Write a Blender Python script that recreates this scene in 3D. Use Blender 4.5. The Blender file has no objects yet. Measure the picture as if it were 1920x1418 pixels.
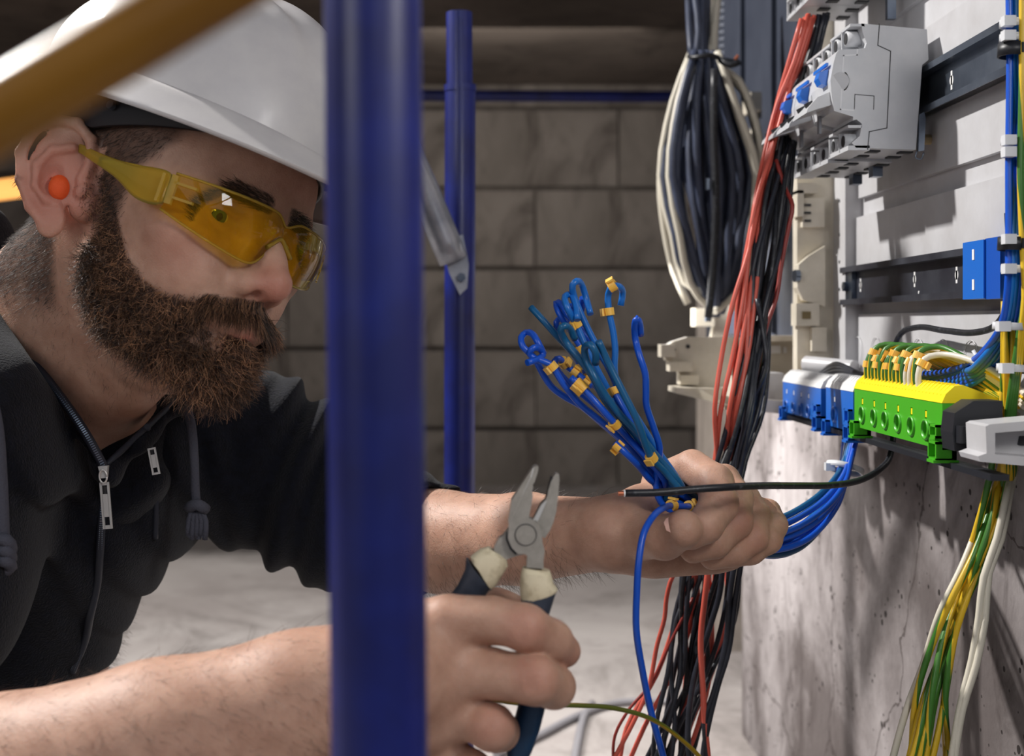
import bpy, bmesh, math, random
import numpy as np
from mathutils import Vector, Matrix, Euler
rnd = random.Random(7)
SC = bpy.context.scene
COL = SC.collection

# ---------------------------------------------------------------- camera, light, exposure
F = 2400.0                 # focal length in pixels of the 1920 wide frame
VX, VY = 900.0, 610.0      # where the view axis meets the frame
cam_data = bpy.data.cameras.new('camera')
cam_data.sensor_width = 36.0
cam_data.lens = 36.0 * F / 1920.0
cam_data.shift_x = (960.0 - VX) / 1920.0
cam_data.shift_y = -(709.0 - VY) / 1920.0
cam_data.clip_start = 0.02
cam_data.dof.use_dof = True
cam_data.dof.focus_distance = 0.87
cam_data.dof.aperture_fstop = 8.0
cam = bpy.data.objects.new('camera', cam_data)
cam.rotation_euler = (math.pi / 2, 0, 0)
COL.objects.link(cam)
SC.camera = cam

world = bpy.data.worlds.new('world')
SC.world = world
world.use_nodes = True
world.node_tree.nodes['Background'].inputs[0].default_value = (0.62, 0.68, 0.80, 1)
world.node_tree.nodes['Background'].inputs[1].default_value = 0.17


def look_at(o, target):
    d = Vector(target) - o.location
    o.rotation_euler = d.to_track_quat('-Z', 'Y').to_euler()


def area(name, loc, target, size, power, col=(1, 1, 1), sy=None):
    l = bpy.data.lights.new(name, 'AREA')
    l.energy = power
    l.color = col
    l.size = size
    if sy:
        l.shape = 'RECTANGLE'
        l.size_y = sy
    o = bpy.data.objects.new(name, l)
    o.location = loc
    COL.objects.link(o)
    look_at(o, target)
    return o


area('key_light', (-1.75, 1.68, 1.80), (0.15, 0.95, -0.02), 0.10, 118, (1.0, 0.965, 0.925))
area('fill_light', (0.7, -1.3, 0.9), (0.0, 1.0, -0.1), 1.3, 5.6, (0.90, 0.94, 1.0))
area('side_light', (-1.0, -0.45, 0.55), (0.1, 0.9, -0.05), 0.6, 5.2, (1.0, 0.97, 0.95))
area('hand_fill_light', (0.36, 0.22, 0.30), (0.14, 0.80, -0.16), 0.16, 2.6, (1.0, 0.97, 0.94))  # added out of view to brighten the fist, not a real lamp
area('floor_fill_light', (0.1, 1.7, 0.1), (0.25, 1.9, -0.6), 0.4, 7.5, (1.0, 0.97, 0.94))  # added fill that brightens the near floor, no lamp stands here
area('rear_wall_fill_light', (0.1, 3.8, 0.80), (0.1, 4.8, 0.1), 0.8, 6.5, (1.0, 0.95, 0.90))  # added fill aimed at the rear wall, no real fitting there
SC.view_settings.view_transform = 'Standard'
SC.view_settings.look = 'None'
SC.view_settings.exposure = 0.0
SC.view_settings.gamma = 1.0
SC.view_settings.use_curve_mapping = False
SC.cycles.use_denoising = True
SC.cycles.max_bounces = 8
SC.cycles.transparent_max_bounces = 16
SC.cycles.caustics_reflective = False
SC.cycles.caustics_refractive = False


# ---------------------------------------------------------------- helpers
def P(px, py, Y):
    """the point at distance Y seen at pixel (px, py)"""
    return Vector(((px - VX) * Y / F, Y, (VY - py) * Y / F))


def lin(c):
    return c / 12.92 if c <= 0.04045 else ((c + 0.055) / 1.055) ** 2.4


def rgb(r, g, b):
    return (lin(r / 255), lin(g / 255), lin(b / 255), 1)


class NT:
    def __init__(self, m):
        m.use_nodes = True
        self.t = m.node_tree
        self.b = self.t.nodes['Principled BSDF']
        self.out = self.t.nodes['Material Output']

    def n(self, ty, **kw):
        x = self.t.nodes.new(ty)
        for k, v in kw.items():
            if k.startswith('i_'):
                x.inputs[k[2:].replace('_', ' ')].default_value = v
            else:
                setattr(x, k, v)
        return x

    def l(self, a, b):
        self.t.links.new(a, b)


def mat(name, col, rough=0.5, metal=0.0, col2=None, nscale=60, bump=0.0, bscale=200, spec=0.5, sss=0.0, coat=0.0, contrast=(0.35, 0.65), sheen=0, stretch=None):
    m = bpy.data.materials.new(name)
    t = NT(m)
    t.b.inputs['Base Color'].default_value = col
    t.b.inputs['Roughness'].default_value = rough
    t.b.inputs['Metallic'].default_value = metal
    t.b.inputs['Specular IOR Level'].default_value = spec
    if coat:
        t.b.inputs['Coat Weight'].default_value = coat
        t.b.inputs['Coat Roughness'].default_value = 0.15
    if sheen:
        t.b.inputs['Sheen Weight'].default_value = sheen
        t.b.inputs['Sheen Roughness'].default_value = 0.5
    if sss:
        t.b.inputs['Subsurface Weight'].default_value = sss
        t.b.inputs['Subsurface Radius'].default_value = (0.9, 0.35, 0.2)
        t.b.inputs['Subsurface Scale'].default_value = 0.006
    co = t.n('ShaderNodeTexCoord').outputs['Object']
    if stretch:
        mp = t.n('ShaderNodeMapping')
        mp.inputs['Scale'].default_value = stretch
        t.l(co, mp.inputs[0])
        co = mp.outputs[0]
    if col2:
        no = t.n('ShaderNodeTexNoise', i_Scale=nscale, i_Detail=6.0, i_Roughness=0.6)
        t.l(co, no.inputs['Vector'])
        r = t.n('ShaderNodeValToRGB')
        r.color_ramp.elements[0].position = contrast[0]
        r.color_ramp.elements[1].position = contrast[1]
        r.color_ramp.elements[0].color = col
        r.color_ramp.elements[1].color = col2
        t.l(no.outputs['Fac'], r.inputs[0])
        t.l(r.outputs[0], t.b.inputs['Base Color'])
    if bump:
        nb = t.n('ShaderNodeTexNoise', i_Scale=bscale, i_Detail=4.0)
        t.l(co, nb.inputs['Vector'])
        bn = t.n('ShaderNodeBump', i_Strength=bump, i_Distance=0.001)
        t.l(nb.outputs['Fac'], bn.inputs['Height'])
        t.l(bn.outputs[0], t.b.inputs['Normal'])
    return m


def link(name, me, m=None, parent=None, smooth=False):
    o = bpy.data.objects.new(name, me)
    COL.objects.link(o)
    if m is not None and len(me.materials) == 0:
        for q in (m if isinstance(m, (list, tuple)) else (m,)):
            me.materials.append(q)
    if parent is not None:
        o.parent = parent
        o.matrix_parent_inverse = parent.matrix_world.inverted() if parent.type != 'EMPTY' else Matrix.Translation(parent.location).inverted()
    if smooth:
        me.polygons.foreach_set('use_smooth', [True] * len(me.polygons))
    return o


def tag(o, label=None, cat=None, group=None, kind=None):
    if label: o['label'] = label
    if cat: o['category'] = cat
    if group: o['group'] = group
    if kind: o['kind'] = kind
    return o


def empty(name, loc, label=None, cat=None, group=None):
    o = bpy.data.objects.new(name, None)
    o.location = loc
    o.empty_display_size = 0.02
    COL.objects.link(o)
    return tag(o, label, cat, group)


def from_bm(name, bm, m=None, parent=None, smooth=False):
    me = bpy.data.meshes.new(name)
    bmesh.ops.recalc_face_normals(bm, faces=bm.faces)
    bm.to_mesh(me)
    bm.free()
    return link(name, me, m, parent, smooth)


def bevel_bm(bm, w, seg=2):
    if w > 0:
        es = [e for e in bm.edges if len(e.link_faces) == 2 and e.calc_face_angle(0) > 0.5]
        bmesh.ops.bevel(bm, geom=es, offset=w, segments=seg, affect='EDGES', profile=0.6, clamp_overlap=True)


def box_into(bm, lo, hi, rot=None):
    x0, y0, z0 = lo
    x1, y1, z1 = hi
    vs = [bm.verts.new(v) for v in ((x0, y0, z0), (x1, y0, z0), (x1, y1, z0), (x0, y1, z0), (x0, y0, z1), (x1, y0, z1), (x1, y1, z1), (x0, y1, z1))]
    for f in ((0, 3, 2, 1), (4, 5, 6, 7), (0, 1, 5, 4), (1, 2, 6, 5), (2, 3, 7, 6), (3, 0, 4, 7)):
        bm.faces.new([vs[i] for i in f])
    return vs


def box(name, lo, hi, m, parent=None, bev=0.0, seg=2):
    bm = bmesh.new()
    box_into(bm, lo, hi)
    bevel_bm(bm, bev, seg)
    return from_bm(name, bm, m, parent)


def prism_into(bm, pts, vec):
    """closed solid: polygon pts swept along vec"""
    a = [bm.verts.new(p) for p in pts]
    b = [bm.verts.new(Vector(p) + Vector(vec)) for p in pts]
    bm.faces.new(a)
    bm.faces.new(b[::-1])
    n = len(a)
    for i in range(n):
        bm.faces.new((a[i], b[i], b[(i + 1) % n], a[(i + 1) % n]))


def prism(name, pts, vec, m, parent=None, bev=0.0, seg=2):
    bm = bmesh.new()
    prism_into(bm, pts, vec)
    bevel_bm(bm, bev, seg)
    return from_bm(name, bm, m, parent)


def cyl_into(bm, a, b, r, n=20, r2=None, cap=True):
    a = Vector(a); b = Vector(b)
    d = (b - a).normalized()
    u = d.orthogonal().normalized()
    w = d.cross(u)
    r2 = r if r2 is None else r2
    A = [bm.verts.new(a + (u * math.cos(t) + w * math.sin(t)) * r) for t in (2 * math.pi * i / n for i in range(n))]
    B = [bm.verts.new(b + (u * math.cos(t) + w * math.sin(t)) * r2) for t in (2 * math.pi * i / n for i in range(n))]
    for i in range(n):
        bm.faces.new((A[i], B[i], B[(i + 1) % n], A[(i + 1) % n]))
    if cap:
        bm.faces.new(A)
        bm.faces.new(B[::-1])


def cyl(name, a, b, r, m, parent=None, n=20, r2=None, bev=0.0, smooth=True):
    bm = bmesh.new()
    cyl_into(bm, a, b, r, n, r2)
    bevel_bm(bm, bev)
    o = from_bm(name, bm, m, parent)
    if smooth: shade(o)
    return o


def shade(o, ang=0.6):
    me = o.data
    me.polygons.foreach_set('use_smooth', [True] * len(me.polygons))
    me.set_sharp_from_angle(angle=ang)


def cutout(o, cutters):
    """boolean difference, baked; cutters are removed"""
    for c in cutters:
        md = o.modifiers.new('b', 'BOOLEAN')
        md.operation = 'DIFFERENCE'
        md.solver = 'EXACT'
        md.object = c
    dg = bpy.context.evaluated_depsgraph_get()
    dg.update()
    me = bpy.data.meshes.new_from_object(o.evaluated_get(dg))
    o.modifiers.clear()
    o.data = me
    for c in cutters:
        bpy.data.objects.remove(c)
    return o


def spline(pts, step=0.006, alpha=0.5):
    """centripetal Catmull-Rom resampled"""
    p = [np.array(q, float) for q in pts]
    if len(p) == 2:
        n = max(2, int(np.linalg.norm(p[1] - p[0]) / step))
        return [p[0] + (p[1] - p[0]) * i / n for i in range(n + 1)]
    p = [2 * p[0] - p[1]] + p + [2 * p[-1] - p[-2]]
    out = []
    for i in range(1, len(p) - 2):
        p0, p1, p2, p3 = p[i - 1], p[i], p[i + 1], p[i + 2]
        t0 = 0
        t1 = t0 + max(np.linalg.norm(p1 - p0), 1e-6) ** alpha
        t2 = t1 + max(np.linalg.norm(p2 - p1), 1e-6) ** alpha
        t3 = t2 + max(np.linalg.norm(p3 - p2), 1e-6) ** alpha
        n = max(2, int(np.linalg.norm(p2 - p1) / step + 0.5))
        for k in range(n):
            t = t1 + (t2 - t1) * k / n
            a1 = (t1 - t) / (t1 - t0) * p0 + (t - t0) / (t1 - t0) * p1
            a2 = (t2 - t) / (t2 - t1) * p1 + (t - t1) / (t2 - t1) * p2
            a3 = (t3 - t) / (t3 - t2) * p2 + (t - t2) / (t3 - t2) * p3
            b1 = (t2 - t) / (t2 - t0) * a1 + (t - t0) / (t2 - t0) * a2
            b2 = (t3 - t) / (t3 - t1) * a2 + (t - t1) / (t3 - t1) * a3
            out.append((t2 - t) / (t2 - t1) * b1 + (t - t1) / (t2 - t1) * b2)
    out.append(p[-2])
    return out


def tube_data(path, r, n=8, uvl=None):
    """path: list of points; r: number or list; returns verts, faces"""
    p = np.array(path, float)
    m = len(p)
    rr = np.full(m, r, float) if np.isscalar(r) else np.interp(np.linspace(0, 1, m), np.linspace(0, 1, len(r)), r)
    t = np.gradient(p, axis=0)
    t /= np.maximum(np.linalg.norm(t, axis=1, keepdims=True), 1e-9)
    u = Vector(t[0]).orthogonal().normalized()
    u = np.array(u)
    vs = []
    ang = np.arange(n) * 2 * np.pi / n
    for i in range(m):
        u = u - t[i] * np.dot(u, t[i])
        u /= max(np.linalg.norm(u), 1e-9)
        w = np.cross(t[i], u)
        vs.append(p[i] + rr[i] * (np.cos(ang)[:, None] * u + np.sin(ang)[:, None] * w))
    vs = np.concatenate(vs)
    fs = []
    for i in range(m - 1):
        for k in range(n):
            a = i * n + k
            b = i * n + (k + 1) % n
            fs.append((a, b, b + n, a + n))
    fs.append(tuple(range(n))[::-1])
    fs.append(tuple((m - 1) * n + k for k in range(n)))
    return vs, fs, t


def tube(name, pts, r, m, parent=None, n=8, step=0.006, raw=False, uv=False):
    path = pts if raw else spline(pts, step)
    vs, fs, t = tube_data(path, r, n)
    me = bpy.data.meshes.new(name)
    me.from_pydata([tuple(v) for v in vs], [], fs)
    if uv:
        ul = me.uv_layers.new(name='uv')
        mm = len(path)
        L = np.concatenate([[0], np.cumsum(np.linalg.norm(np.diff(np.array(path), axis=0), axis=1))])
        i = 0
        for pf in me.polygons:
            vv = list(pf.vertices)
            for li in pf.loop_indices:
                v = me.loops[li].vertex_index
                k = v % n
                if len(vv) == 4 and max(x % n for x in vv) == n - 1 and k == 0 and min(x % n for x in vv) == 0:
                    k = n
                ul.data[li].uv = (k / n, L[v // n])
    me.update()
    o = link(name, me, m, parent, True)
    o.data.polygons[-1].use_smooth = False
    o.data.polygons[-2].use_smooth = False
    return o


# ---------------------------------------------------------------- materials
M = {}
M['plastic'] = mat('ivory_plastic', rgb(200, 200, 203), 0.38, col2=rgb(188, 187, 189), nscale=25, bump=0.04, bscale=400)
M['plastic_warm'] = mat('cream_plastic', rgb(222, 214, 198), 0.4, col2=rgb(205, 197, 180), nscale=30)
M['breaker'] = mat('light_grey_plastic', rgb(196, 197, 200), 0.36, col2=rgb(186, 188, 192), nscale=40, bump=0.03, bscale=900)
M['breaker_dark'] = mat('recess_grey', rgb(40, 41, 44), 0.6)
M['steel'] = mat('zinc_steel', rgb(128, 138, 152), 0.28, 0.9, col2=rgb(96, 106, 122), nscale=18)
M['rail_dark'] = mat('dull_steel_rail', rgb(92, 96, 106), 0.42, 0.65, col2=rgb(58, 58, 68), nscale=14)
M['blue_block'] = mat('blue_plastic', rgb(28, 104, 200), 0.38, bump=0.03, bscale=500)
M['blue_deep'] = mat('deep_blue_plastic', rgb(22, 82, 180), 0.4, bump=0.03, bscale=500)
M['white_cap'] = mat('white_plastic', rgb(238, 238, 238), 0.35)
M['green'] = mat('green_plastic', rgb(72, 172, 34), 0.38, bump=0.03, bscale=500)
M['yellow'] = mat('yellow_plastic', rgb(250, 226, 30), 0.4, bump=0.03, bscale=500)
M['black_plastic'] = mat('black_plastic', rgb(30, 32, 38), 0.45)
M['tie'] = mat('white_nylon', rgb(220, 222, 226), 0.35)
M['marker'] = mat('orange_yellow_marker', rgb(250, 186, 62), 0.4, col2=rgb(244, 200, 100), nscale=120)
M['copper'] = mat('copper', rgb(214, 130, 96), 0.3, 0.85)
M['w_blue'] = mat('blue_insulation', rgb(18, 84, 200), 0.33, spec=0.5)
M['w_blue2'] = mat('bright_blue_insulation', rgb(26, 110, 196), 0.33)
M['w_teal'] = mat('teal_blue_insulation', rgb(16, 92, 140), 0.35)
M['w_red'] = mat('red_insulation', rgb(206, 92, 76), 0.36)
M['w_dred'] = mat('dark_red_insulation', rgb(140, 48, 42), 0.38)
M['w_black'] = mat('black_insulation', rgb(30, 32, 40), 0.36, col2=rgb(44, 47, 57), nscale=80)
M['w_black2'] = mat('scuffed_black_insulation', rgb(26, 28, 34), 0.42, col2=rgb(78, 80, 86), nscale=220, contrast=(0.55, 0.75))
M['w_white'] = mat('off_white_insulation', rgb(214, 208, 192), 0.42)
M['w_navy'] = mat('navy_sheath', rgb(70, 78, 100), 0.45, col2=rgb(52, 58, 76), nscale=30)
M['copper_end'] = M['copper']


def earth_mat(name, c1, c2, twist):
    m = bpy.data.materials.new(name)
    t = NT(m)
    t.b.inputs['Roughness'].default_value = 0.36
    uv = t.n('ShaderNodeTexCoord').outputs['UV']
    sp = t.n('ShaderNodeSeparateXYZ')
    t.l(uv, sp.inputs[0])
    a = t.n('ShaderNodeMath', operation='MULTIPLY'); a.inputs[1].default_value = twist
    t.l(sp.outputs[1], a.inputs[0])
    b = t.n('ShaderNodeMath', operation='ADD'); t.l(a.outputs[0], b.inputs[0]); t.l(sp.outputs[0], b.inputs[1])
    c = t.n('ShaderNodeMath', operation='FRACT'); t.l(b.outputs[0], c.inputs[0])
    g = t.n('ShaderNodeMath', operation='GREATER_THAN'); g.inputs[1].default_value = 0.55
    t.l(c.outputs[0], g.inputs[0])
    mx = t.n('ShaderNodeMix', data_type='RGBA')
    t.l(g.outputs[0], mx.inputs['Factor'])
    mx.inputs[6].default_value = c1
    mx.inputs[7].default_value = c2
    t.l(mx.outputs[2], t.b.inputs['Base Color'])
    return m


M['earth'] = earth_mat('yellow_green_insulation', rgb(226, 186, 44), rgb(64, 118, 44), 7.0)
M['earth2'] = earth_mat('green_yellow_insulation', rgb(206, 170, 36), rgb(58, 112, 40), 11.0)
M['olive'] = earth_mat('olive_earth_insulation', rgb(150, 122, 24), rgb(92, 100, 30), 5.0)


def concrete(name, c1, c2, dark, pit=True, streak=False, sc=1.0):
    m = bpy.data.materials.new(name)
    t = NT(m)
    t.b.inputs['Roughness'].default_value = 0.85
    t.b.inputs['Specular IOR Level'].default_value = 0.25
    co = t.n('ShaderNodeTexCoord').outputs['Object']
    n1 = t.n('ShaderNodeTexNoise', i_Scale=4.0 * sc, i_Detail=9.0, i_Roughness=0.62, i_Distortion=0.4)
    t.l(co, n1.inputs['Vector'])
    r1 = t.n('ShaderNodeValToRGB')
    r1.color_ramp.elements[0].position = 0.40; r1.color_ramp.elements[0].color = c1
    r1.color_ramp.elements[1].position = 0.62; r1.color_ramp.elements[1].color = c2
    t.l(n1.outputs['Fac'], r1.inputs[0])
    # blotches of damp and dirt
    n2 = t.n('ShaderNodeTexNoise', i_Scale=9.0 * sc, i_Detail=8.0, i_Roughness=0.7, i_Distortion=1.2)
    mp = t.n('ShaderNodeMapping'); mp.inputs['Scale'].default_value = (1, 1, 0.45)
    t.l(co, mp.inputs[0]); t.l(mp.outputs[0], n2.inputs['Vector'])
    r2 = t.n('ShaderNodeValToRGB')
    r2.color_ramp.elements[0].position = 0.50; r2.color_ramp.elements[0].color = (0, 0, 0, 1)
    r2.color_ramp.elements[1].position = 0.72; r2.color_ramp.elements[1].color = (1, 1, 1, 1)
    t.l(n2.outputs['Fac'], r2.inputs[0])
    mx = t.n('ShaderNodeMix', data_type='RGBA')
    t.l(r2.outputs[0], mx.inputs['Factor']); t.l(r1.outputs[0], mx.inputs[6]); mx.inputs[7].default_value = dark
    col = mx.outputs[2]
    h = n1.outputs['Fac']
    if pit:
        v = t.n('ShaderNodeTexVoronoi', i_Scale=95.0 * sc)
        t.l(co, v.inputs['Vector'])
        gate = t.n('ShaderNodeTexNoise', i_Scale=38.0 * sc, i_Detail=2.0)
        t.l(co, gate.inputs['Vector'])
        sz = t.n('ShaderNodeMapRange'); sz.inputs[1].default_value = 0.46; sz.inputs[2].default_value = 0.75
        sz.inputs[3].default_value = 0.0; sz.inputs[4].default_value = 0.42
        t.l(gate.outputs['Fac'], sz.inputs[0])
        lt = t.n('ShaderNodeMath', operation='LESS_THAN')
        t.l(v.outputs['Distance'], lt.inputs[0]); t.l(sz.outputs[0], lt.inputs[1])
        mx2 = t.n('ShaderNodeMix', data_type='RGBA')
        t.l(lt.outputs[0], mx2.inputs['Factor']); t.l(col, mx2.inputs[6])
        mx2.inputs[7].default_value = (dark[0] * 0.45, dark[1] * 0.45, dark[2] * 0.45, 1)
        col = mx2.outputs[2]
        # hairline cracks
        w = t.n('ShaderNodeTexVoronoi', feature='DISTANCE_TO_EDGE', i_Scale=2.3 * sc)
        ns = t.n('ShaderNodeTexNoise', i_Scale=5.0, i_Detail=8.0)
        t.l(co, ns.inputs['Vector'])
        add = t.n('ShaderNodeMixRGB', blend_type='ADD'); add.inputs[0].default_value = 0.22
        t.l(co, add.inputs[1]); t.l(ns.outputs['Color'], add.inputs[2]); t.l(add.outputs[0], w.inputs['Vector'])
        lc = t.n('ShaderNodeMath', operation='LESS_THAN'); lc.inputs[1].default_value = 0.0035
        t.l(w.outputs['Distance'], lc.inputs[0])
        mc = t.n('ShaderNodeMath', operation='MULTIPLY'); mc.inputs[1].default_value = 0.75
        t.l(lc.outputs[0], mc.inputs[0])
        mx3 = t.n('ShaderNodeMix', data_type='RGBA')
        t.l(mc.outputs[0], mx3.inputs['Factor']); t.l(col, mx3.inputs[6]); mx3.inputs[7].default_value = dark
        col = mx3.outputs[2]
    t.l(col, t.b.inputs['Base Color'])
    bn = t.n('ShaderNodeBump', i_Strength=0.5, i_Distance=0.004)
    nb = t.n('ShaderNodeTexNoise', i_Scale=45.0 * sc, i_Detail=8.0)
    t.l(co, nb.inputs['Vector'])
    t.l(nb.outputs['Fac'], bn.inputs['Height'])
    t.l(bn.outputs[0], t.b.inputs['Normal'])
    return m


M['concrete'] = concrete('rough_concrete', rgb(96, 89, 88), rgb(160, 154, 154), rgb(62, 54, 52))
M['block'] = concrete('block_concrete', rgb(128, 120, 112), rgb(148, 139, 131), rgb(92, 84, 78), pit=False, sc=0.6)
M['mortar'] = concrete('mortar', rgb(96, 88, 82), rgb(112, 104, 97), rgb(70, 64, 60), pit=False)
M['floor'] = concrete('floor_screed', rgb(146, 139, 136), rgb(170, 164, 161), rgb(112, 106, 103), pit=False, sc=0.4)
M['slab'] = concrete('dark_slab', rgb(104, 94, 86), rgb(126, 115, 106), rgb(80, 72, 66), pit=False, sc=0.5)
M['pipe_blue'] = mat('blue_enamel', rgb(8, 18, 84), 0.42, 0.0, col2=rgb(14, 32, 120), nscale=14, coat=0.08, bump=0.05, bscale=60)
M['pipe_yellow'] = mat('yellow_enamel', rgb(150, 102, 14), 0.35, col2=rgb(120, 78, 8), nscale=8)
M['galv'] = mat('galvanised_tube', rgb(176, 178, 186), 0.35, 0.6, col2=rgb(140, 144, 154), nscale=30)
M['duct'] = mat('dark_blue_grey_metal', rgb(66, 72, 86), 0.5, 0.2, col2=rgb(56, 62, 76), nscale=10)

# ---------------------------------------------------------------- the setting
wb = box('wall_back', (-3.2, 4.82, -0.75), (2.6, 5.1, 1.6), M['mortar'])
tag(wb, 'rear wall of large grey concrete blocks behind the man', None, None, 'structure')
bh, bl = 0.30, 0.62
bmeshd = None
for r in range(6):
    for c in range(10):
        z0 = -0.70 + r * bh + 0.022
        x0 = -3.2 + c * bl - (0.31 if r % 2 else 0)
        if bmeshd is None:
            bm = bmesh.new(); box_into(bm, (0, 0, 0), (bl - 0.006, 0.1, bh - 0.018)); bevel_bm(bm, 0.006, 2)
            b = from_bm('concrete_block', bm, M['block'], wb); bmeshd = b.data
        else:
            b = link('concrete_block', bmeshd, None, wb)
        b.location = (x0 + rnd.uniform(-.004, .004), 4.795 + rnd.uniform(-.005, .005), z0)
fl = box('floor', (-3.2, -0.6, -0.70), (2.6, 5.1, -0.60), M['floor'])
tag(fl, 'pale blurred concrete floor', kind='structure')
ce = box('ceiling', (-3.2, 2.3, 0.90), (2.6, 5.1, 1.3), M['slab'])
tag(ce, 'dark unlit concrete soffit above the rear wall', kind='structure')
wr = box('wall_right', (0.385, 0.25, -0.62), (0.62, 1.88, 1.2), M['concrete'])
tag(wr, 'pitted grey concrete wall carrying the electrical panel', kind='structure')
wl_ = box('wall_left', (-3.4, -0.6, -0.70), (-3.2, 5.1, 1.6), M['block'])
tag(wl_, 'grey concrete side wall far to the left', kind='structure')
po = box('wall_pillar', (0.44, 2.35, -0.62), (0.60, 2.6, 0.9), M['block'], bev=0.02)
tag(po, 'pale narrow concrete pillar behind the end of the right wall', kind='structure')
dk = box('lower_duct', (0.337, 0.62, -0.62), (0.384, 0.792, -0.125), M['black_plastic'], None, 0.002)
tag(dk, 'dark vertical duct at the right edge beside the falling yellow-green wires', 'duct')
# sheet metal riser on the wall
du = empty('metal_riser', (0.36, 1.65, 0.3), 'dark blue-grey sheet-metal riser panel behind the red and black wires', 'panel')
box('cover_sheet', (0.352, 1.42, -0.012), (0.384, 1.85, 0.62), M['duct'], du, 0.002)
for yy in (1.52, 1.70):
    box('seam_strip', (0.346, yy, -0.010), (0.353, yy + 0.012, 0.62), M['duct'], du, 0.001)
dr = empty('ribbed_duct', (0.36, 1.95, 0.3), 'dark ribbed flexible duct behind the coil of black and white cable', 'duct')
mc = 0
bm = bmesh.new()
for k in range(60):
    z = 0.0 + k * 0.0105
    cyl_into(bm, (0.402, 1.955, z), (0.402, 1.955, z + 0.0055), 0.052, 20, 0.048)
    cyl_into(bm, (0.402, 1.955, z + 0.0055), (0.402, 1.955, z + 0.0105), 0.048, 20, 0.052)
o = from_bm('ribbed_hose', bm, M['duct'], dr, True); tag(o, kind='stuff')
cyl('hose_collar', (0.402, 1.955, -0.03), (0.402, 1.955, 0.004), 0.056, M['black_plastic'], dr)

# ---------------------------------------------------------------- scaffold
def pipe(name, a, b, r, m, label, cat, group=None, caps=True):
    t = empty(name, (Vector(a) + Vector(b)) / 2, label, cat, group)
    bm = bmesh.new()
    a = Vector(a); b = Vector(b); d = (b - a).normalized()
    cyl_into(bm, a, b, r, 40, None, False)
    cyl_into(bm, a, b, r * 0.9, 40, None, False)
    o = from_bm('tube', bm, m, t); o.data.polygons.foreach_set('use_smooth', [True] * len(o.data.polygons))
    if caps:
        for e, s in ((a, -1), (b, 1)):
            cyl('end_cap', e - d * s * 0.004, e + d * s * 0.002, r * 0.98, m, t, 32, None, 0.001)
    return t


_a, _b = P(697, -160, 0.40), P(714, 1700, 0.402)
pipe('scaffold_tube', _a + (_a - _b) * 2.0, _b + (_b - _a) * ((_b.z + 0.6) / (_a.z - _b.z)), 0.0152, M['pipe_blue'],
     'thick blue scaffold tube upright in the foreground before the man', 'scaffold tube')
bp = pipe('scaffold_post', P(863, 165, 1.40), P(860, 1640, 1.40), 0.0168, M['pipe_blue'],
     'blue scaffold post behind the forearm with a narrower tube telescoping from its top', 'scaffold post')
cyl('inner_tube', P(861, 24, 1.40), P(862, 168, 1.40), 0.0142, M['pipe_blue'], bp, 32, None, 0.0015)
cyl('post_collar', P(863, 160, 1.40), P(863, 172, 1.40), 0.0176, M['pipe_blue'], bp, 32, None, 0.001)
_a, _b = P(-330, 412, 0.225), P(720, -212, 0.240)
pipe('yellow_tube', _a + (_a - _b) * 2.5, _b + (_b - _a) * 4, 0.0070, M['pipe_yellow'],
     'blurred yellow tube crossing the top left corner in front of the hard hat', 'tube')
rl = pipe('scaffold_rail', P(640, 178, 3.4), P(1330, 182, 3.4), 0.0155, M['pipe_blue'],
     'thin dark blue scaffold rail running level before the rear wall', 'scaffold rail')
cyl('rail_post', P(706, 150, 3.4), (P(706, 150, 3.4).x, 3.4, -0.6), 0.0168, M['pipe_blue'], rl, 24)
br = bp
pth = [P(640, -300, 1.20), P(668, 30, 1.27), P(705, 160, 1.30), P(790, 345, 1.345), P(850, 488, 1.362)]
tube('brace_tube', pth, 0.0160, M['galv'], br, 20, 0.02)
prism('flattened_end', [P(826, 452, 1.368), P(868, 440, 1.368), P(879, 496, 1.368), P(876, 540, 1.368), P(862, 553, 1.368), P(842, 512, 1.368)], (0, 0.006, 0), M['galv'], br, 0.0012)
cyl('bolt_head', P(865, 520, 1.362), P(865, 520, 1.376), 0.005, M['steel'], br, 6, None, 0.0006, False)
# a warm work lamp far behind on the left
wl = empty('work_lamp', P(10, 360, 3.4), 'warm glowing lamp far behind at the left edge of the frame', 'lamp')
M['glow'] = mat('warm_lamp_glass', rgb(255, 190, 110))
t = NT(M['glow']); t.b.inputs['Emission Color'].default_value = rgb(255, 178, 96); t.b.inputs['Emission Strength'].default_value = 1.3
cyl('lamp_tube', P(-120, 372, 3.4), P(48, 350, 3.4), 0.028, M['glow'], wl, 24, None, 0.004)
box('lamp_housing', tuple(P(-125, 332, 3.43)), tuple(P(52, 326, 3.50)), M['black_plastic'], wl, 0.0)
cyl('lamp_stem', P(-35, 330, 3.46), P(-35, 1034, 3.46), 0.010, M['black_plastic'], wl)
# faint cables on the floor
for i, pts in enumerate(([(930, 1415, 1.9), (1000, 1385, 1.9), (1090, 1340, 1.95), (1160, 1318, 2.03), (1260, 1316, 2.04), (1330, 1325, 2.02)],
                         [(1070, 1470, 1.68), (1082, 1400, 1.84), (1095, 1345, 1.95), (1110, 1320, 2.03)])):
    pp = []
    for (x, y, _) in pts:
        Y = 0.594 * F / (y - VY)
        pp.append(P(x, y, Y))
    o = tube('floor_cable', pp, 0.006, mat('grey_floor_cable', rgb(128, 126, 130), 0.6), None, 8, 0.02)
    tag(o, ['grey cable lying across the pale floor from left to right', 'short grey cable lying on the floor towards the camera'][i], 'cable')
VOX = 0.0016
NBEARD = 14500
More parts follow.
